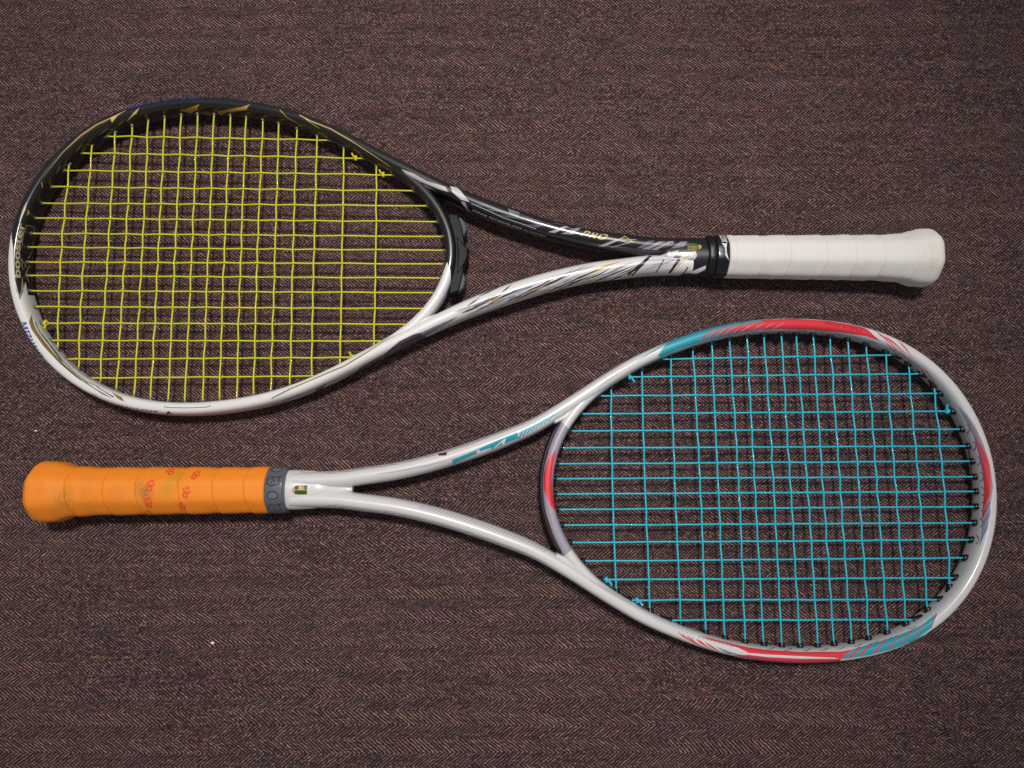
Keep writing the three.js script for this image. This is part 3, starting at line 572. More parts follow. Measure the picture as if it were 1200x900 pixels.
    poly(ctx, '#dc323e', 135.2,.464,129.4,.441,123.4,.435,118.8,.42,114.2,.418,108.1,.377,101.9,.359,94.6,.298,87.7,.29,95.1,.499,101.1,.533,106.9,.614,111.5,.618,116,.641,120.8,.591,125.6,.565,130.3,.506,135.2,.464);
    stroke(ctx, '#f07078', .76, 128.8,.527,122.5,.529,116.2,.55,110.7,.535,105.2,.535,98.7,.501,92,.483);
    stroke(ctx, '#d8d4de', .63, 131.2,.707,124.6,.72,118.3,.733,112,.702,105.8,.673,99.5,.7,94.4,.628,89.2,.601,83.9,.596);
  }
  if (zone === 'shaft') {
    taper(ctx, '#a6a7ae', 1.89, 42.8,.689,49.8,.652,56.5,.641);
    taper(ctx, '#a6a7ae', 1.64, 56.3,.748,61.2,.751,66.3,.752);
    taper(ctx, '#a6a7ae', 1.39, );
    taper(ctx, '#a0a1a9', 1.51, 46.9,.399,51.8,.369,56.2,.296);
    taper(ctx, '#a0a1a9', 1.51, 52.1,.4,56.8,.347,59.6,.256);
    taper(ctx, '#a0a1a9', 1.51, 57.2,.387,60.8,.251,62.9,.244);
    taper(ctx, '#a0a1a9', 1.51, 61.9,.35,64.3,.253);
    taper(ctx, '#a0a1a9', 1.51, 65.8,.254,67.7,.255);
    taper(ctx, '#a0a1a9', 1.51, 70.1,.264);
  }
}


// ---------- parts shared by both racquets ----------
const tube = (pts, r, seg, sides = 8) => new THREE.TubeGeometry(new THREE.CatmullRomCurve3(pts.map((p) => new THREE.Vector3(p[0] * MM, p[1] * MM, p[2] * MM)), false, 'centripetal'), seg, r * MM, sides);
const grommetGeometry = (() => {
  const p = [[0.95, -0.6], [1.45, -0.6], [1.6, 0.2], [1.7, 2.2], [2.3, 3.2], [2.3, 7]].map(([r, y]) => new THREE.Vector2(r * MM, y * MM));
  return new THREE.LatheGeometry(p, 14);
})();
function toWall(co, x, z, dx, dz) {                   // from a measured string end on to the inside of the hoop
  let t = 0;
  while (t < 14 && Math.hypot(x + dx * t, z + dz * t) < radiusAt(co, Math.atan2(z + dz * t, x + dx * t)) + 0.2) t += 0.2;
  return [x + dx * t, z + dz * t];
}
function stringBed(root, co, mains, crosses, mat, gromMat, r, gromScale, inward) {
  // height of a string at a crossing: mains and crosses alternate over and under
  const nm = mains.length / 4, nc = crosses.length / 6, amp = r * 0.95;
  const M = [], C = [];
  for (let i = 0; i < nm; i++) M.push(mains.slice(i * 4, i * 4 + 4));
  for (let j = 0; j < nc; j++) C.push(crosses.slice(j * 6, j * 6 + 6));
  const crossX = (c, z) => { const [x0, z0, xm, zm, x1, z1] = c, t = (z - z0) / (z1 - z0), m = (zm - z0) / (z1 - z0); return lerp(x0, x1, t) + (xm - lerp(x0, x1, m)) * (1 - ((t - 0.5) / 0.5) ** 2); };
  const ends = [];
  for (const m of M) { const d = Math.sign(m[2] - m[0]); [m[0], m[1]] = toWall(co, m[0], m[1], -d, 0); [m[2], m[3]] = toWall(co, m[2], m[3], d, 0); }
  for (const c of C) { const d = Math.sign(c[5] - c[1]); [c[0], c[1]] = toWall(co, c[0], c[1], 0, -d); [c[4], c[5]] = toWall(co, c[4], c[5], 0, d); }
  M.forEach(([xa, za, xb, zb], i) => {
    const lo = xa < xb ? [xa, za] : [xb, zb], hi = xa < xb ? [xb, zb] : [xa, za];
    const pts = [[lo[0] - 2, axisY(lo[0]), lo[1]]];
    const zAt = (x) => lerp(lo[1], hi[1], (x - lo[0]) / (hi[0] - lo[0]));
    const on = C.map((c, j) => [crossX(c, zAt(c[2])), j]).filter(([x, j]) => x > lo[0] + 1 && x < hi[0] - 1).sort((a, b) => a[0] - b[0]);
    for (const [x, j] of on) pts.push([x, axisY(x) + ((i + j) % 2 ? amp : -amp), zAt(x) + (hash(i, j, 3) - 0.5) * 0.2]);
    pts.push([hi[0] + 2, axisY(hi[0]), hi[1]]);
    part('main_string', tube(pts, r, pts.length * 5), mat, root);
    ends.push([lo, [-1, 0]], [hi, [1, 0]]);
  });
  C.forEach((c, j) => {
    const [x0, z0, , , x1, z1] = c, s = Math.sign(z1 - z0);
    const pts = [[x0, axisY(x0), z0 - 2 * s]];
    const on = M.map(([xa, za, xb, zb], i) => { const z = lerp(za, zb, (c[2] - xa) / (xb - xa)); return [z, i, Math.min(xa, xb), Math.max(xa, xb)]; }).filter(([z, i, a, b]) => { const x = crossX(c, z); return x > a + 1 && x < b - 1 && (z - z0) * s > 1 && (z1 - z) * s > 1; }).sort((a, b) => (a[0] - b[0]) * s);
    for (const [z, i] of on) { const x = crossX(c, z); pts.push([x + (hash(i, j, 5) - 0.5) * 0.4, axisY(x) + ((i + j) % 2 ? -amp : amp), z]); }
    pts.push([x1, axisY(x1), z1 + 2 * s]);
    part('cross_string', tube(pts, r, pts.length * 5), mat, root);
    ends.push([[x0, z0], [0, -s]], [[x1, z1], [0, s]]);
  });
  for (const [[x, z], [dx, dz]] of ends) {
    const g = part('grommet', grommetGeometry, gromMat, root);
    g.position.set((x - dx * inward) * MM, axisY(x) * MM, (z - dz * inward) * MM);
    g.quaternion.setFromUnitVectors(new THREE.Vector3(0, 1, 0), new THREE.Vector3(dx, 0, dz));
    g.scale.setScalar(gromScale);
  }
}
function knot(root, x, z, mat, r, turn, tail) {
  const pts = [];
  for (let i = 0; i <= 26; i++) {
    const t = i / 26 * Math.PI * 4.2, q = 1.75 * r + 0.12 * Math.sin(3 * t);
    pts.push([(i / 26 - 0.5) * 2.6 * r, q * Math.sin(t), q * Math.cos(t)]);
  }
  for (let i = 1; i <= 4; i++) pts.push([1.3 * r + i * 0.18, q0(i), 1.75 * r + i * tail / 4]);
  function q0(i) { return 0.5 + i * 0.25; }
  const k = part('knot', tube(pts, r, 90, 7), mat, root);
  k.position.set(x * MM, axisY(x) * MM, z * MM); k.rotation.y = turn;
}
// handle sections: eight rounded flats, the tape wound on as a rising step
function handleGeometry({ x0, x1, sizeOf, pitch = 21, step = 0.85, lean = 9, cols = 112, dx = 0.6, endRound = 3, hScale = 1, phase = 0, wobble = 0.5 }) {
  const rows = Math.ceil((x1 - x0) / dx), P = [], S = [];
  for (let i = 0; i <= rows; i++) {
    const x = x0 + (x1 - x0) * i / rows;
    for (let j = 0; j <= cols; j++) {
      const f = j / cols * Math.PI * 2;
      let o = 0; for (let k = 0; k < 8; k++) o += Math.abs(Math.cos(f - k * Math.PI / 4)) ** 14;
      let r = sizeOf(x) / (o / 2) ** (1 / 14);
      const w = (((x - phase + lean * Math.cos(f - 2.2) * 0.5) / pitch + (j % cols) / cols + wobble * (noise(x * 0.03, 2, 33) - 0.5)) % 1 + 1) % 1;
      const cre = w < 0.03 ? w / 0.03 : 1 - (w - 0.03) / 0.97 * 0.8;
      r += step * (cre - 0.5) + (noise(x * 0.16, Math.min(j, cols - j) * 0.11, 4) - 0.5) * 0.35 * Math.min(1, step * 2);
      const e = Math.min(1, (x - x0) / endRound, 1), e2 = Math.min(1, (x1 - x) / 1.0);
      r -= endRound * (1 - Math.sqrt(1 - (1 - e) ** 2)) + 0.8 * (1 - Math.sqrt(1 - (1 - e2) ** 2));
      P.push(new THREE.Vector3(x, axisY(x) - Math.cos(f) * r * hScale, -Math.sin(f) * r));
    }
    S.push(x - x0);
  }
  return gridGeometry({ P, S, rows, cols, L: x1 - x0 }, (s, v) => [s / (x1 - x0), 1 - v], 0, rows, true);
}
function canvasMap(w, h, draw) {
  const cv = document.createElement('canvas'); cv.width = w; cv.height = h; draw(cv.getContext('2d'), w, h);
  const t = new THREE.CanvasTexture(cv); t.colorSpace = THREE.SRGBColorSpace; t.anisotropy = 8; return t;
}
const fineBump = (() => {                             // fine leathery grain of grip tape, repeated each 20 mm
  const n = 256, d = new Uint8Array(n * n * 4);
  for (let y = 0; y < n; y++) for (let x = 0; x < n; x++) { const v = 110 + 60 * (hash(x, y, 9) - 0.5) + 70 * (hash(x >> 1, y >> 1, 10) - 0.5); d.set([v, v, v, 255], (y * n + x) * 4); }
  const t = new THREE.DataTexture(d, n, n); t.wrapS = t.wrapT = THREE.RepeatWrapping; t.repeat.set(8, 5); t.magFilter = THREE.LinearFilter; t.needsUpdate = true; return t;
})();

// web of a Y joint: the solid between leg and bridge
function webGeometry(cfg, side) {
  const pts = [[-151.5, 48], [-147, 51], [-135, 58], [-118, 68.5]];
  const back = []; for (let d = 150; d <= 159; d += 3) back.push(ovalPoint(cfg.co, d * Math.PI / 180, cfg.off - 1.2));
  const s = new THREE.Shape();
  const all = [...pts, ...back, [-149.5, 46.5]];
  all.forEach(([x, z], i) => (i ? s.lineTo(x, -z * side) : s.moveTo(x, -z * side)));
  const g = new THREE.ExtrudeGeometry(s, { depth: 6, bevelEnabled: true, bevelThickness: 4.4, bevelSize: 1.6, bevelSegments: 6, curveSegments: 4 });
  g.rotateX(-Math.PI / 2); g.translate(0, axisY(-140) - 3, 0); g.scale(MM, MM, MM);
  return g;
}
function racquet(name, label, place, cfg, paint, jointMats) {
  const root = new THREE.Group(); root.name = name;
  root.userData = { label, category: 'racquet' };
  root.position.set(place.x * MM, 0, place.z * MM); root.rotation.y = place.turn;
  scene.add(root);
  const sheet = frameSheet(paint);
  const mat = new THREE.MeshPhysicalMaterial({ map: sheet, roughness: 0.34, clearcoat: 0.55, clearcoatRoughness: 0.12 });
  part('hoop', hoopGeometry(hoopGrid(cfg)), mat, root);
  part('throat_bridge', gridGeometry(bridgeGrid(cfg), uvBridge), mat, root);
  part('shaft', gridGeometry(shaftGrid(cfg), uvShaft, 0, undefined, true), mat, root);
  for (const side of [1, -1]) part('throat_joint', webGeometry(cfg, side), jointMats[side > 0 ? 0 : 1], root);
  return root;
}
// a thin printed sticker that follows the shaft
function stickerGeometry(cfg, s0, s1, v0, v1) {
  const g = shaftGrid(cfg), C = g.cols + 1, pos = [], nor = [], uv = [], idx = [], n = 10;
  const at = (s, v) => {
    const i = s / g.L * g.rows, a = Math.min(g.rows - 1, Math.floor(i)), fi = i - a, j = v * g.cols, b = Math.floor(j), fj = j - b;
    const q = (k, m) => g.P[k * C + m];
    return q(a, b).clone().multiplyScalar((1 - fi) * (1 - fj)).addScaledVector(q(a + 1, b), fi * (1 - fj)).addScaledVector(q(a, b + 1), (1 - fi) * fj).addScaledVector(q(a + 1, b + 1), fi * fj);
  };
  for (let i = 0; i <= n; i++) for (let j = 0; j <= n; j++) {
    const s = lerp(s0, s1, i / n), v = lerp(v0, v1, j / n), p = at(s, v), c = new THREE.Vector3(p.x, axisY(p.x), 0);
    const d = p.clone().sub(c).normalize();
    p.addScaledVector(d, 0.14);
    pos.push(p.x * MM, p.y * MM, p.z * MM); nor.push(0, d.y, d.z); uv.push(i / n, j / n);
    if (i < n && j < n) { const q = i * (n + 1) + j; idx.push(q, q + n + 1, q + 1, q + 1, q + n + 1, q + n + 2); }
  }
  const geo = new THREE.BufferGeometry();
  geo.setAttribute('position', new THREE.Float32BufferAttribute(pos, 3)); geo.setAttribute('normal', new THREE.Float32BufferAttribute(nor, 3));
  geo.setAttribute('uv', new THREE.Float32BufferAttribute(uv, 2)); geo.setIndex(idx);
  return geo;
}

// ---------- table cloth ----------
{
  const W = 2048, H = 2048, LX = 920, LZ = 720;
  const col = new Uint8Array(W * H * 4), bmp = new Uint8Array(W * H * 4);
  const BAND = 8.8;
  for (let y = 0; y < H; y++) {
    const zz = y / H * LZ;
    for (let x = 0; x < W; x++) {
      const xx = x / W * LX;
      const z = zz + (noise(xx * 0.006, zz * 0.012, 1) - 0.5) * 6 + (noise(xx * 0.5, zz * 0.4, 2) - 0.5) * 0.3;
      const b = z / BAND, bi = Math.floor(b), fb = b - bi, dir = bi & 1 ? 1 : -1;
      const zl = (dir > 0 ? fb : 1 - fb) * BAND;
      const ph = (xx + (noise(xx * 0.015, zz * 0.03, 3) - 0.5) * 8 + (noise(xx * 0.7, zz * 0.7, 8) - 0.5) * 0.9) / 2.95 + zl / 2.25 + (bi >> 1) * 0.37;
      const k = Math.floor(ph), f = ph - k, row = Math.floor(z / 0.8);
      const twill = smooth(0.12, 0.88, 0.5 - 0.5 * Math.cos(f * Math.PI * 2));
      const soft = smooth(0.25, 0.7, noise(xx * 0.012 + 9, zz * 0.03, 13) * 0.75 + noise(xx * 0.06, zz * 0.12, 19) * 0.25);
      const grain = noise(xx * 1.25, zz * 1.35, 14) * 0.8 + noise(xx * 0.5, row * 3.7, 11) * 0.5 - 0.15;
      let l = 0.43 + (twill - 0.5) * lerp(0.68, 0.9, soft) * (dir > 0 ? 1.05 : lerp(0.72, 1, noise(xx * 0.01, zz * 0.01, 24))) * (0.75 + 0.5 * hash(k, bi, 20)) + (grain - 0.5) * lerp(0.9, 0.62, soft) + (noise(xx * 0.06, row * 7.3, 12) - 0.5) * 0.2;
      l -= smooth(0.75, 0.97, noise(xx * 0.05, z * 0.4, 15)) * 0.1;
      l = Math.min(1.25, Math.max(0, l));
      const v = Math.pow(l, 1.25);
      const red = smooth(0.6, 0.9, noise(xx * 0.08, zz * 0.2, 16) * 0.75 + hash(k, Math.floor(z / 1.2), 17) * 0.25);
      const yel = smooth(0.65, 0.95, noise(xx * 0.11 + 40, zz * 0.25, 18));
      const q = (y * W + x) * 4;
      col[q] = Math.min(255, 18 + v * (124 + 9 * red + 2 * yel));
      col[q + 1] = Math.min(255, 11 + v * (98 - 6 * red + 3 * yel));
      col[q + 2] = Math.min(255, 13 + v * (95 - 8 * red - 9 * yel));
      col[q + 3] = 255;
      const h = Math.min(255, 40 + l * 150); bmp[q] = bmp[q + 1] = bmp[q + 2] = h; bmp[q + 3] = 255;
    }
  }
  const tex = (d, srgb) => { const t = new THREE.DataTexture(d, W, H); t.magFilter = t.minFilter = THREE.LinearFilter; if (srgb) t.colorSpace = THREE.SRGBColorSpace; t.anisotropy = 8; t.needsUpdate = true; return t; };
  const g = new THREE.PlaneGeometry(LX * MM, LZ * MM, 460, 360); g.rotateX(-Math.PI / 2);
  const p = g.attributes.position;
  for (let i = 0; i < p.count; i++) {
    const x = p.getX(i) / MM, z = p.getZ(i) / MM + 0;
    let h = (noise(x * 0.012, z * 0.012, 21) - 0.5) * 0.9 + (noise(x * 0.004 + 3, z * 0.03, 22) - 0.5) * 0.7;
    // creases of the cloth near the lower right corner
    const crease = (x0, z0, x1, z1, wd, ht) => {
      const dx = x1 - x0, dz = z1 - z0, l = Math.hypot(dx, dz), t = ((x - x0) * dx + (z - z0) * dz) / l / l, d = ((x - x0) * dz - (z - z0) * dx) / l + 4 * Math.sin(t * 5);
      return ht * Math.exp(-d * d / wd / wd) * smooth(-0.1, 0.25, t) * (1 - smooth(0.75, 1.15, t));
    };
    h += crease(284, 172, 337, 290, 3.6, 4.6) - crease(294, 168, 350, 290, 6, 2) + crease(330, 130, 420, 165, 9, 1.6) + crease(-330, 150, -200, 300, 16, 0.8) + crease(40, 215, 20, 330, 12, 1.6) + crease(-110, 200, -150, 330, 14, 1.3) + crease(150, 225, 165, 330, 10, 1.4) + crease(-40, 175, 230, 232, 12, 1);
    p.setY(i, (h - 1.4) * MM);
  }
  g.translate(0, 0, -0.052); g.computeVertexNormals();
  const m = part('table_cloth', g, new THREE.MeshPhysicalMaterial({ map: tex(col, true), bumpMap: tex(bmp), bumpScale: 0.0002, roughness: 0.95, sheen: 0.25, sheenRoughness: 0.6, sheenColor: new THREE.Color(0.35, 0.25, 0.23) }), scene);
  m.userData = { label: 'dark brown herringbone cloth spread flat under both racquets', kind: 'structure' };
}

// ---------- the two racquets ----------
const paintOf = (color) => new THREE.MeshPhysicalMaterial({ color, roughness: 0.34, clearcoat: 0.7, clearcoatRoughness: 0.12 });
const whitePaint = paintOf(0xd8d8da), blackPaint = paintOf(0x15161b);
const yellow = new THREE.MeshPhysicalMaterial({ color: 0xcfcd20, roughness: 0.45, clearcoat: 0.12 });
const cyan = new THREE.MeshPhysicalMaterial({ color: 0x1dc0da, roughness: 0.45, clearcoat: 0.12 });
const blackPlastic = new THREE.MeshPhysicalMaterial({ color: 0x0d0e12, roughness: 0.3, clearcoat: 0.3 });
const greyPlastic = new THREE.MeshStandardMaterial({ color: 0x5a5f66, roughness: 0.3 });
const slate = new THREE.MeshPhysicalMaterial({ color: 0x121519, roughness: 0.5, specularIntensity: 0.35 });
const slateLight = new THREE.MeshPhysicalMaterial({ color: 0x4a545d, roughness: 0.5, specularIntensity: 0.4 });
const rubber = new THREE.MeshStandardMaterial({ color: 0x16161b, roughness: 0.42 });
const r1 = racquet('tennis_racquet', 'black and white racquet with yellow strings and a white grip', PLACE1, CFG1, art1, [blackPaint, whitePaint]);
const r2 = racquet('tennis_racquet_001', 'white, red and teal racquet with turquoise strings and an orange grip', PLACE2, CFG2, art2, [whitePaint, whitePaint]);
stringBed(r1, CFG1.co, [103.9,91.7,-63.9,89.1, 122.4,78.3,-88.6,74.8, 133.9,64.6,-109.8,61.9, 142.0,51.6,-128.4,49.5, 149.0,38.9,-142.0,38.0, 152.8,27.2,-149.7,25.7, 154.5,15.4,-153.6,14.5, 155.9,4.8,-155.7,3.9, 154.3,-6.5,-155.9,-6.3, 152.1,-16.9,-152.4,-17.1, 151.0,-28.3,-149.2,-28.0, 147.6,-40.3,-142.6,-39.9, 140.8,-52.5,-130.4,-51.6, 131.3,-65.4,-112.1,-64.3, 118.2,-79.2,-92.3,-76.4, 99.9,-92.9,-65.6,-90.2],
  [129.3,70.6,130.0,4.4,126.6,-69.8, 113.4,86.3,113.0,4.5,110.1,-86.4, 96.7,95.7,95.1,4.6,93.5,-95.3, 84.4,101.3,82.4,4.7,81.1,-100.8, 72.2,106.3,69.6,4.7,68.0,-106.3, 60.0,108.5,57.5,4.8,55.7,-108.5, 47.3,109.4,45.1,4.8,42.9,-110.4, 35.0,109.9,32.7,4.9,30.7,-111.0, 22.3,110.0,20.3,5.0,17.8,-109.6, 9.9,109.0,8.5,5.0,5.4,-109.2, -2.3,107.9,-3.9,5.1,-6.9,-108.5, -15.0,105.7,-16.2,5.2,-19.1,-105.6, -27.2,103.6,-29.2,5.2,-31.1,-102.9, -41.2,98.1,-42.6,5.3,-45.1,-98.4, -56.8,92.8,-58.1,5.4,-60.3,-92.1, -77.3,83.9,-79.0,5.5,-80.4,-83.7, -102.2,69.4,-103.9,5.6,-104.8,-69.4], yellow, greyPlastic, 0.62, 0.85, 1.7);
stringBed(r2, CFG2.co, [-74.2,-91.7,99.0,-93.9, -97.5,-78.9,117.6,-80.0, -119.5,-65.2,130.6,-65.5, -132.9,-52.3,137.9,-52.5, -140.8,-40.1,144.8,-39.5, -147.1,-28.0,148.3,-27.3, -150.3,-16.8,150.5,-16.5, -151.2,-6.3,151.7,-5.4, -151.8,4.5,151.7,5.0, -150.2,15.2,150.8,15.7, -146.7,26.2,148.7,27.0, -140.6,38.2,144.9,38.8, -132.7,51.1,139.3,51.3, -117.1,63.8,131.5,64.9, -95.7,77.9,119.2,79.7, -73.2,91.8,100.8,93.1],
  [-108.8,-72.2,-109.5,-6.0,-108.4,72.4, -86.2,-85.8,-86.3,-5.8,-85.2,85.5, -64.8,-95.4,-65.1,-5.7,-64.1,95.2, -48.6,-101.3,-47.1,-5.5,-47.1,101.8, -34.8,-104.7,-34.3,-5.4,-33.8,104.4, -21.7,-107.4,-19.7,-5.3,-20.0,107.4, -8.8,-109.6,-8.1,-5.2,-7.0,109.9, 3.8,-110.8,5.3,-5.1,5.4,110.8, 16.4,-111.2,17.3,-5.0,18.2,111.5, 27.6,-111.0,29.5,-4.9,30.4,111.4, 39.8,-110.3,40.6,-4.9,42.1,110.6, 52.4,-108.6,52.9,-4.8,54.1,108.8, 65.0,-106.2,66.3,-4.7,66.5,106.6, 78.5,-102.8,79.4,-4.6,79.6,103.1, 92.3,-97.4,92.7,-4.5,93.3,97.1, 108.2,-87.9,109.3,-4.3,109.2,87.4, 125.6,-72.1,127.3,-4.2,126.1,71.7], cyan, blackPlastic, 0.62, 1.5, 2.2);
for (const [x, z, turn] of [[-86.5, 74.8, 0.3], [-107.5, 61.9, 0.3], [137, -52.5, 2.8], [-90, -76.4, 0.2]]) knot(r1, x, z, yellow, 0.75, turn, 2.8);
for (const [x, z, turn] of [[-95, -78.9, 0.3], [134, -52.5, 2.8], [-115, 63.8, 0.4], [-94, 77.9, 0.4]]) knot(r2, x, z, cyan, 0.75, turn, 3.4);

// grommet strip of the black and white racquet: a thin band inside the hoop
{
  const pts = []; for (let d = -66; d >= -124.01; d -= 2) pts.push(ovalPoint(CFG1.co, d * Math.PI / 180, 0.3));
  part('grommet_strip', gridGeometry(sweepGrid(pts, 3, 12, () => 1.8, (s, c) => 6.5 + 1.2 * Math.sin(s * 0.5), () => 3, -1), (s, v) => [s / 100, v], 0, undefined, true), slate, r1);
}
// facetted insert outside the throat bridge of the black and white racquet
{
  const insert = (pts, depth, y, bevel, mat, parent, name) => {
    const s = new THREE.Shape(); pts.map(([x, z]) => [-160 + (x + 160) * 0.8, z]).forEach(([x, z], i) => (i ? s.lineTo(x, -z) : s.moveTo(x, -z)));
    const g = new THREE.ExtrudeGeometry(s, { depth, bevelEnabled: true, bevelThickness: bevel, bevelSize: bevel * 0.8, bevelSegments: 3 });
    g.rotateX(-Math.PI / 2); g.translate(0, axisY(-168) + y, 0); g.scale(MM, MM, MM);
    return part(name, g, mat, parent);
  };
  const base = insert([[-158, 30], [-164.5, 29], [-168.5, 20], [-171, 9], [-172.6, 2], [-171.4, -6], [-169.5, -16], [-166.5, -27], [-160, -29], [-162, 0]], 10, -7, 1.2, slate, r1, 'bridge_insert');
  insert([[-163, 27], [-167.6, 27.5], [-171.4, 24], [-172.6, 19], [-170.4, 14.5], [-166.5, 18]], 7, -5.5, 1.2, slateLight, base, 'lobe');
  insert([[-163, -25], [-167, -27], [-171, -24], [-172.4, -18], [-170.4, -13.5], [-166, -17]], 7, -5.5, 1.2, slateLight, base, 'lobe');
  insert([[-165.5, 12], [-170, 7], [-174.2, 3.6], [-173.4, 2], [-174.4, 0], [-172, -6], [-166.5, -14], [-167.5, 0]], 9, -5.6, 1.6, slate, base, 'rib');
}
// black strip outside the throat bridge of the white racquet
{
  const pts = []; for (let d = 164; d <= 196.01; d += 2) pts.push(ovalPoint(CFG2.co, d * Math.PI / 180, 8.4));
  part('bridge_strip', gridGeometry(sweepGrid(pts, 2, 16, (s, c, L) => 3.4 * Math.min(1, 0.3 + Math.min(s, L - s) / 8), () => 11, () => 2.6, -1), (s, v) => [s / 100, v], 0, undefined, true), rubber, r2);
}

// grips
const flare = (x, base) => base + table([-514, 3.8, -508, 4.6, -499, 4.4, -484, 1, -468, 0.2, -360, 0], x);
const blot = (ctx, color, x, y, r, n, a) => { ctx.strokeStyle = color; ctx.lineCap = 'round'; for (let i = 0; i < n; i++) { const t = rnd() * 6.283, q = Math.sqrt(rnd()), l = 6 + rnd() * 22; ctx.globalAlpha = a * (1 - q * 0.8); ctx.lineWidth = 1 + rnd() * 4; const u = x + Math.cos(t) * q * r, v = y + Math.sin(t) * q * r * 0.9; ctx.beginPath(); ctx.moveTo(u, v); ctx.lineTo(u + (rnd() - 0.3) * l, v + (rnd() - 0.5) * l * 1.4); ctx.stroke(); } ctx.globalAlpha = 1; };
const scuff = (ctx, w, h, dark) => { for (let i = 0; i < 2600; i++) { ctx.globalAlpha = 0.05 + 0.07 * rnd(); ctx.strokeStyle = rnd() < 0.5 ? dark : '#ffffff'; ctx.lineWidth = 0.6 + rnd(); const x = rnd() * w, y = rnd() * h, l = 4 + rnd() * 26; ctx.beginPath(); ctx.moveTo(x, y); ctx.lineTo(x + (rnd() - 0.5) * 5, y + l); ctx.stroke(); } ctx.globalAlpha = 1; };
const whiteTape = canvasMap(1024, 512, (ctx, w, h) => {
  ctx.fillStyle = '#e6e4e3'; ctx.fillRect(0, 0, w, h);
  scuff(ctx, w, h, '#a89c90');
  for (const [x, y, r, c] of [[40, 250, 110, '#d2b884'], [70, 230, 60, '#c9b08a'], [160, 330, 70, '#c8b294'], [390, 190, 60, '#c9b8a4'], [560, 340, 80, '#cbbcae'], [250, 150, 50, '#c6b59c'], [760, 230, 60, '#cfc4b8']]) blot(ctx, c, x, y, r, 420, 0.11);
  for (let i = 0; i < 500; i++) { ctx.globalAlpha = 0.25 * rnd(); ctx.fillStyle = '#8d7e70'; ctx.fillRect(rnd() * w, rnd() * h, 1.2, 1.2); }
  ctx.globalAlpha = 1;
});
const paw = (ctx, x, y, s, turn) => {
  ctx.save(); ctx.translate(x, y); ctx.rotate(turn); ctx.scale(s, s * 1.35); ctx.fillStyle = '#e2501c';
  ctx.beginPath(); ctx.ellipse(0, 3.2, 5.2, 4.2, 0, 0, 7); ctx.fill(); ctx.beginPath(); ctx.ellipse(-2.6, 5.2, 3, 2.6, 0, 0, 7); ctx.fill(); ctx.beginPath(); ctx.ellipse(2.6, 5.2, 3, 2.6, 0, 0, 7); ctx.fill();
  for (const [a, b] of [[-6.2, -1.2], [-2.4, -4.8], [2.4, -4.8], [6.2, -1.2]]) { ctx.beginPath(); ctx.ellipse(a, b, 1.8, 2.6, a * 0.05, 0, 7); ctx.fill(); }
  ctx.fillStyle = '#f08a20'; ctx.beginPath(); ctx.ellipse(0, 4, 2.2, 1.8, 0, 0, 7); ctx.fill();
  ctx.restore();
};
const orangeTape = canvasMap(1024, 512, (ctx, w, h) => {
  ctx.fillStyle = '#f48b1b'; ctx.fillRect(0, 0, w, h);
  scuff(ctx, w, h, '#c45a00');
  const X = (px) => (163.5 - (318 - px) * 0.598) / 163.5 * w, Y = (py) => (0.5 + Math.asin(Math.max(-1, Math.min(1, (py - 575) / 28))) / 6.2832) * h;
  for (const [px, py, r, c, a] of [[88, 588, 46, '#8a7a2a', 0.06], [95, 580, 34, '#5e5a3a', 0.05], [120, 578, 50, '#a86a20', 0.05], [185, 578, 26, '#4c4634', 0.06], [178, 570, 30, '#7a5a2c', 0.05], [215, 560, 34, '#8f8a10', 0.07], [206, 575, 30, '#a09010', 0.06], [190, 600, 30, '#a09010', 0.06], [150, 580, 34, '#a0622a', 0.04]]) blot(ctx, c, X(px), Y(py), r * 1.3, 420, a * 1.9);
  for (const [px, py, t] of [[206, 551.5, -0.5], [237.5, 556, 0.4], [189.5, 568, 0.2], [230.5, 576, 0.3], [187, 588, 0.1], [223.5, 593.5, 0.1], [182, 600.5, 0.2]]) paw(ctx, X(px), Y(py), 2.1, t);
});
part('overgrip', handleGeometry({ x0: -511.5, x1: -360, sizeOf: (x) => flare(x, table([-500, 15.9, -360, 15.1], x)), endRound: 7, phase: 4, step: 0.55 }), new THREE.MeshStandardMaterial({ map: whiteTape, roughness: 0.72, bumpMap: fineBump, bumpScale: 0.00012 }), r1);
part('overgrip', handleGeometry({ x0: -514, x1: -350.5, sizeOf: (x) => flare(x, table([-500, 16.4, -350, 16], x)), endRound: 7, pitch: 24, phase: 11, lean: 14 }), new THREE.MeshStandardMaterial({ map: orangeTape, roughness: 0.62, bumpMap: fineBump, bumpScale: 0.00012 }), r2);
// collars at the top of the grips
const ring = (x0, x1, r, cols = 96) => handleGeometry({ x0, x1, sizeOf: (x) => r + 0.35 * Math.sin((x - x0) / (x1 - x0) * Math.PI), step: 0, endRound: 1.4, cols });
const collarText = canvasMap(512, 1024, (ctx, w, h) => {
  ctx.fillStyle = '#131319'; ctx.fillRect(0, 0, w, h);
  ctx.fillStyle = '#e6eef4'; ctx.save(); ctx.translate(w * 0.42, h * 0.565); ctx.rotate(Math.PI / 2); ctx.scale(0.8, 5);
  ctx.font = 'italic bold 62px sans-serif'; ctx.textBaseline = 'middle'; ctx.fillText('MIZUNO', 0, 0); ctx.restore();
  ctx.save(); ctx.translate(w * 0.45, h * 0.505); ctx.beginPath();      // the bird-like mark
  for (const [x, y] of [[-150, -78], [-10, -40], [0, 18], [120, 60], [-40, 52], [-100, 62], [-52, 20], [-60, -20]]) ctx.lineTo(x, y);
  ctx.fill(); ctx.restore();
});
part('collar', ring(-360.5, -351, 15), new THREE.MeshPhysicalMaterial({ map: collarText, roughness: 0.35, clearcoat: 0.3 }), r1);
part('collar_lip', ring(-351.2, -345.5, 14.6), rubber, r1);
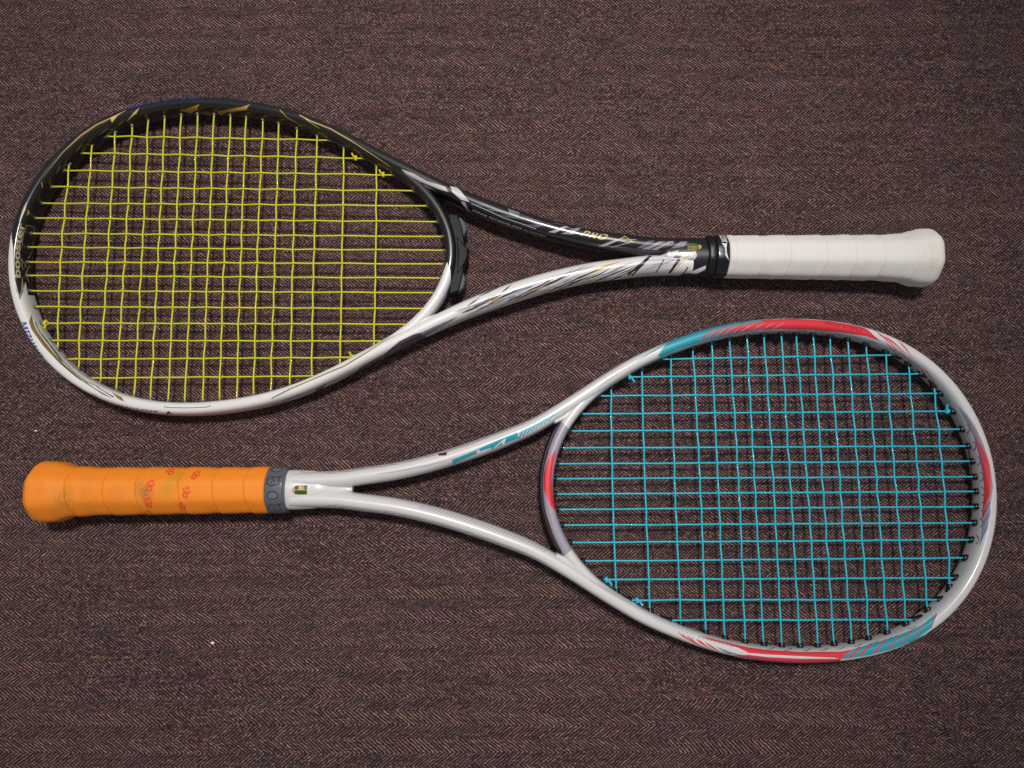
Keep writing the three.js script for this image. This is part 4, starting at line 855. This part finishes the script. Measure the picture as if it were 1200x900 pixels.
const catBand = (ctx, w, h, base, line, fill) => {
  ctx.fillStyle = base; ctx.fillRect(0, 0, w, h); ctx.strokeStyle = line; ctx.lineJoin = 'round';
  for (let k = 0; k < 10; k++) {
    const y = h * (k + 0.35) / 10; ctx.save(); ctx.translate(w * 0.5, y); ctx.scale(1.55, 1);
    if (k % 2) { ctx.fillStyle = fill; ctx.beginPath(); ctx.ellipse(0, 0, 44, 26, 0, 0, 7); ctx.fill(); ctx.lineWidth = 7; ctx.stroke(); }
    else { ctx.lineWidth = 8; ctx.beginPath(); for (const [a, b] of [[-48, -22], [-20, -34], [12, -24], [58, -38], [42, -6], [56, 24], [14, 30], [-22, 36], [-50, 20]]) ctx.lineTo(a, b); ctx.closePath(); ctx.stroke(); ctx.lineWidth = 6; for (const [a, b] of [[-12, -10], [-12, 12], [8, 2]]) { ctx.beginPath(); ctx.arc(a, b, 4, 0, 7); ctx.stroke(); } }
    ctx.restore();
  }
};
const catColour = canvasMap(256, 1024, (c, w, h) => catBand(c, w, h, '#5b6069', '#34373e', '#666b74')), catRelief = canvasMap(256, 1024, (c, w, h) => catBand(c, w, h, '#808080', '#000000', '#ffffff'));
catRelief.colorSpace = THREE.NoColorSpace;
part('collar', ring(-351, -337.6, 16, 128), new THREE.MeshStandardMaterial({ map: catColour, bumpMap: catRelief, bumpScale: 0.0007, roughness: 0.32 }), r2);
// shield stickers on the shafts
const shield = (flipped) => canvasMap(256, 192, (ctx, w, h) => {
  if (flipped) { ctx.translate(w, h); ctx.rotate(Math.PI); }
  ctx.fillStyle = '#c9a96a'; ctx.fillRect(0, 0, w, h);
  const side = flipped ? 1 : -1;                          // the point of the shield looks away from the head
  ctx.translate(w / 2, h / 2); ctx.scale(side, 1);
  ctx.fillStyle = flipped ? '#1f7a34' : '#1f5a34'; ctx.fillRect(-122, -88, 200, 80); ctx.fillRect(-122, 6, 200, 82);
  ctx.fillStyle = flipped ? '#4f7a2c' : '#1f5a34'; ctx.fillRect(-122, 6, 200, 82);
  if (flipped) { ctx.fillStyle = '#d2543a'; ctx.beginPath(); ctx.arc(-30, 46, 34, 0, 7); ctx.fill(); }
  else { ctx.fillStyle = '#e2c39a'; ctx.fillRect(-70, -84, 84, 78); ctx.fillStyle = '#b8552f'; ctx.fillRect(-60, -76, 16, 60); ctx.fillRect(-34, -70, 22, 18); ctx.fillRect(-30, -40, 14, 28); ctx.fillStyle = '#8a5a3a'; ctx.fillRect(-100, -84, 22, 78); }
});
function shieldGeometry(cfg, s0, s1, v0, v1, tipHigh) {    // trim the sheet to a pointed shield
  const g = stickerGeometry(cfg, s0, s1, v0, v1), p = g.attributes.position, uv = g.attributes.uv, n = 11;
  for (let i = 0; i < n; i++) {
    const t = tipHigh ? i / (n - 1) : 1 - i / (n - 1), w = t < 0.55 ? 1 : Math.sqrt(Math.max(0, 1 - ((t - 0.55) / 0.45) ** 2)) * 0.9 + 0.1 * (1 - t);
    const c = new THREE.Vector3().fromBufferAttribute(p, i * n + 5);
    for (let j = 0; j < n; j++) {
      const v = new THREE.Vector3().fromBufferAttribute(p, i * n + Math.round(5 + (j - 5))), f = 5 + (j - 5) * w, a = Math.floor(f), b = Math.min(n - 1, a + 1);
      g.userData.q = g.userData.q || p.array.slice();
      const q = g.userData.q, A = (i * n + a) * 3, B = (i * n + b) * 3;
      p.setXYZ(i * n + j, lerp(q[A], q[B], f - a), lerp(q[A + 1], q[B + 1], f - a), lerp(q[A + 2], q[B + 2], f - a));
      uv.setY(i * n + j, f / 10);
    }
  }
  g.userData = {};
  return g;
}
part('shield_sticker', shieldGeometry(CFG1, 31, 41, 0.42, 0.482, false), new THREE.MeshStandardMaterial({ map: shield(true), roughness: 0.4 }), r1).userData = { label: 'green shield sticker with an orange dot' };
part('shield_sticker', shieldGeometry(CFG2, 39, 49.5, 0.463, 0.537, false), new THREE.MeshStandardMaterial({ map: shield(false), roughness: 0.4 }), r2).userData = { label: 'green and gold shield sticker' };

// small pieces of lint on the cloth
{
  const crumb = (name, label, x, z, s) => {
    const g = new THREE.IcosahedronGeometry(s * MM, 2), p = g.attributes.position;
    for (let i = 0; i < p.count; i++) { const q = 0.6 + 0.8 * hash(Math.round(p.getX(i) * 1e6), Math.round(p.getZ(i) * 1e6), 31); p.setXYZ(i, p.getX(i) * q * 1.3, p.getY(i) * 0.5 * q, p.getZ(i) * q * 0.8); }
    g.computeVertexNormals();
    const m = part(name, g, new THREE.MeshStandardMaterial({ color: 0xe9e6e0, roughness: 0.9 }), scene);
    m.position.set(x * MM, -0.6 * MM, z * MM); m.userData = { label, category: 'lint' };
  };
  crumb('lint', 'white speck of lint on the cloth below the orange grip', -213, 119, 1.0);
  crumb('lint_001', 'white speck of lint on the cloth beside the tip of the black and white racquet', -351, -32, 0.7);
}

renderer.render(scene, camera);
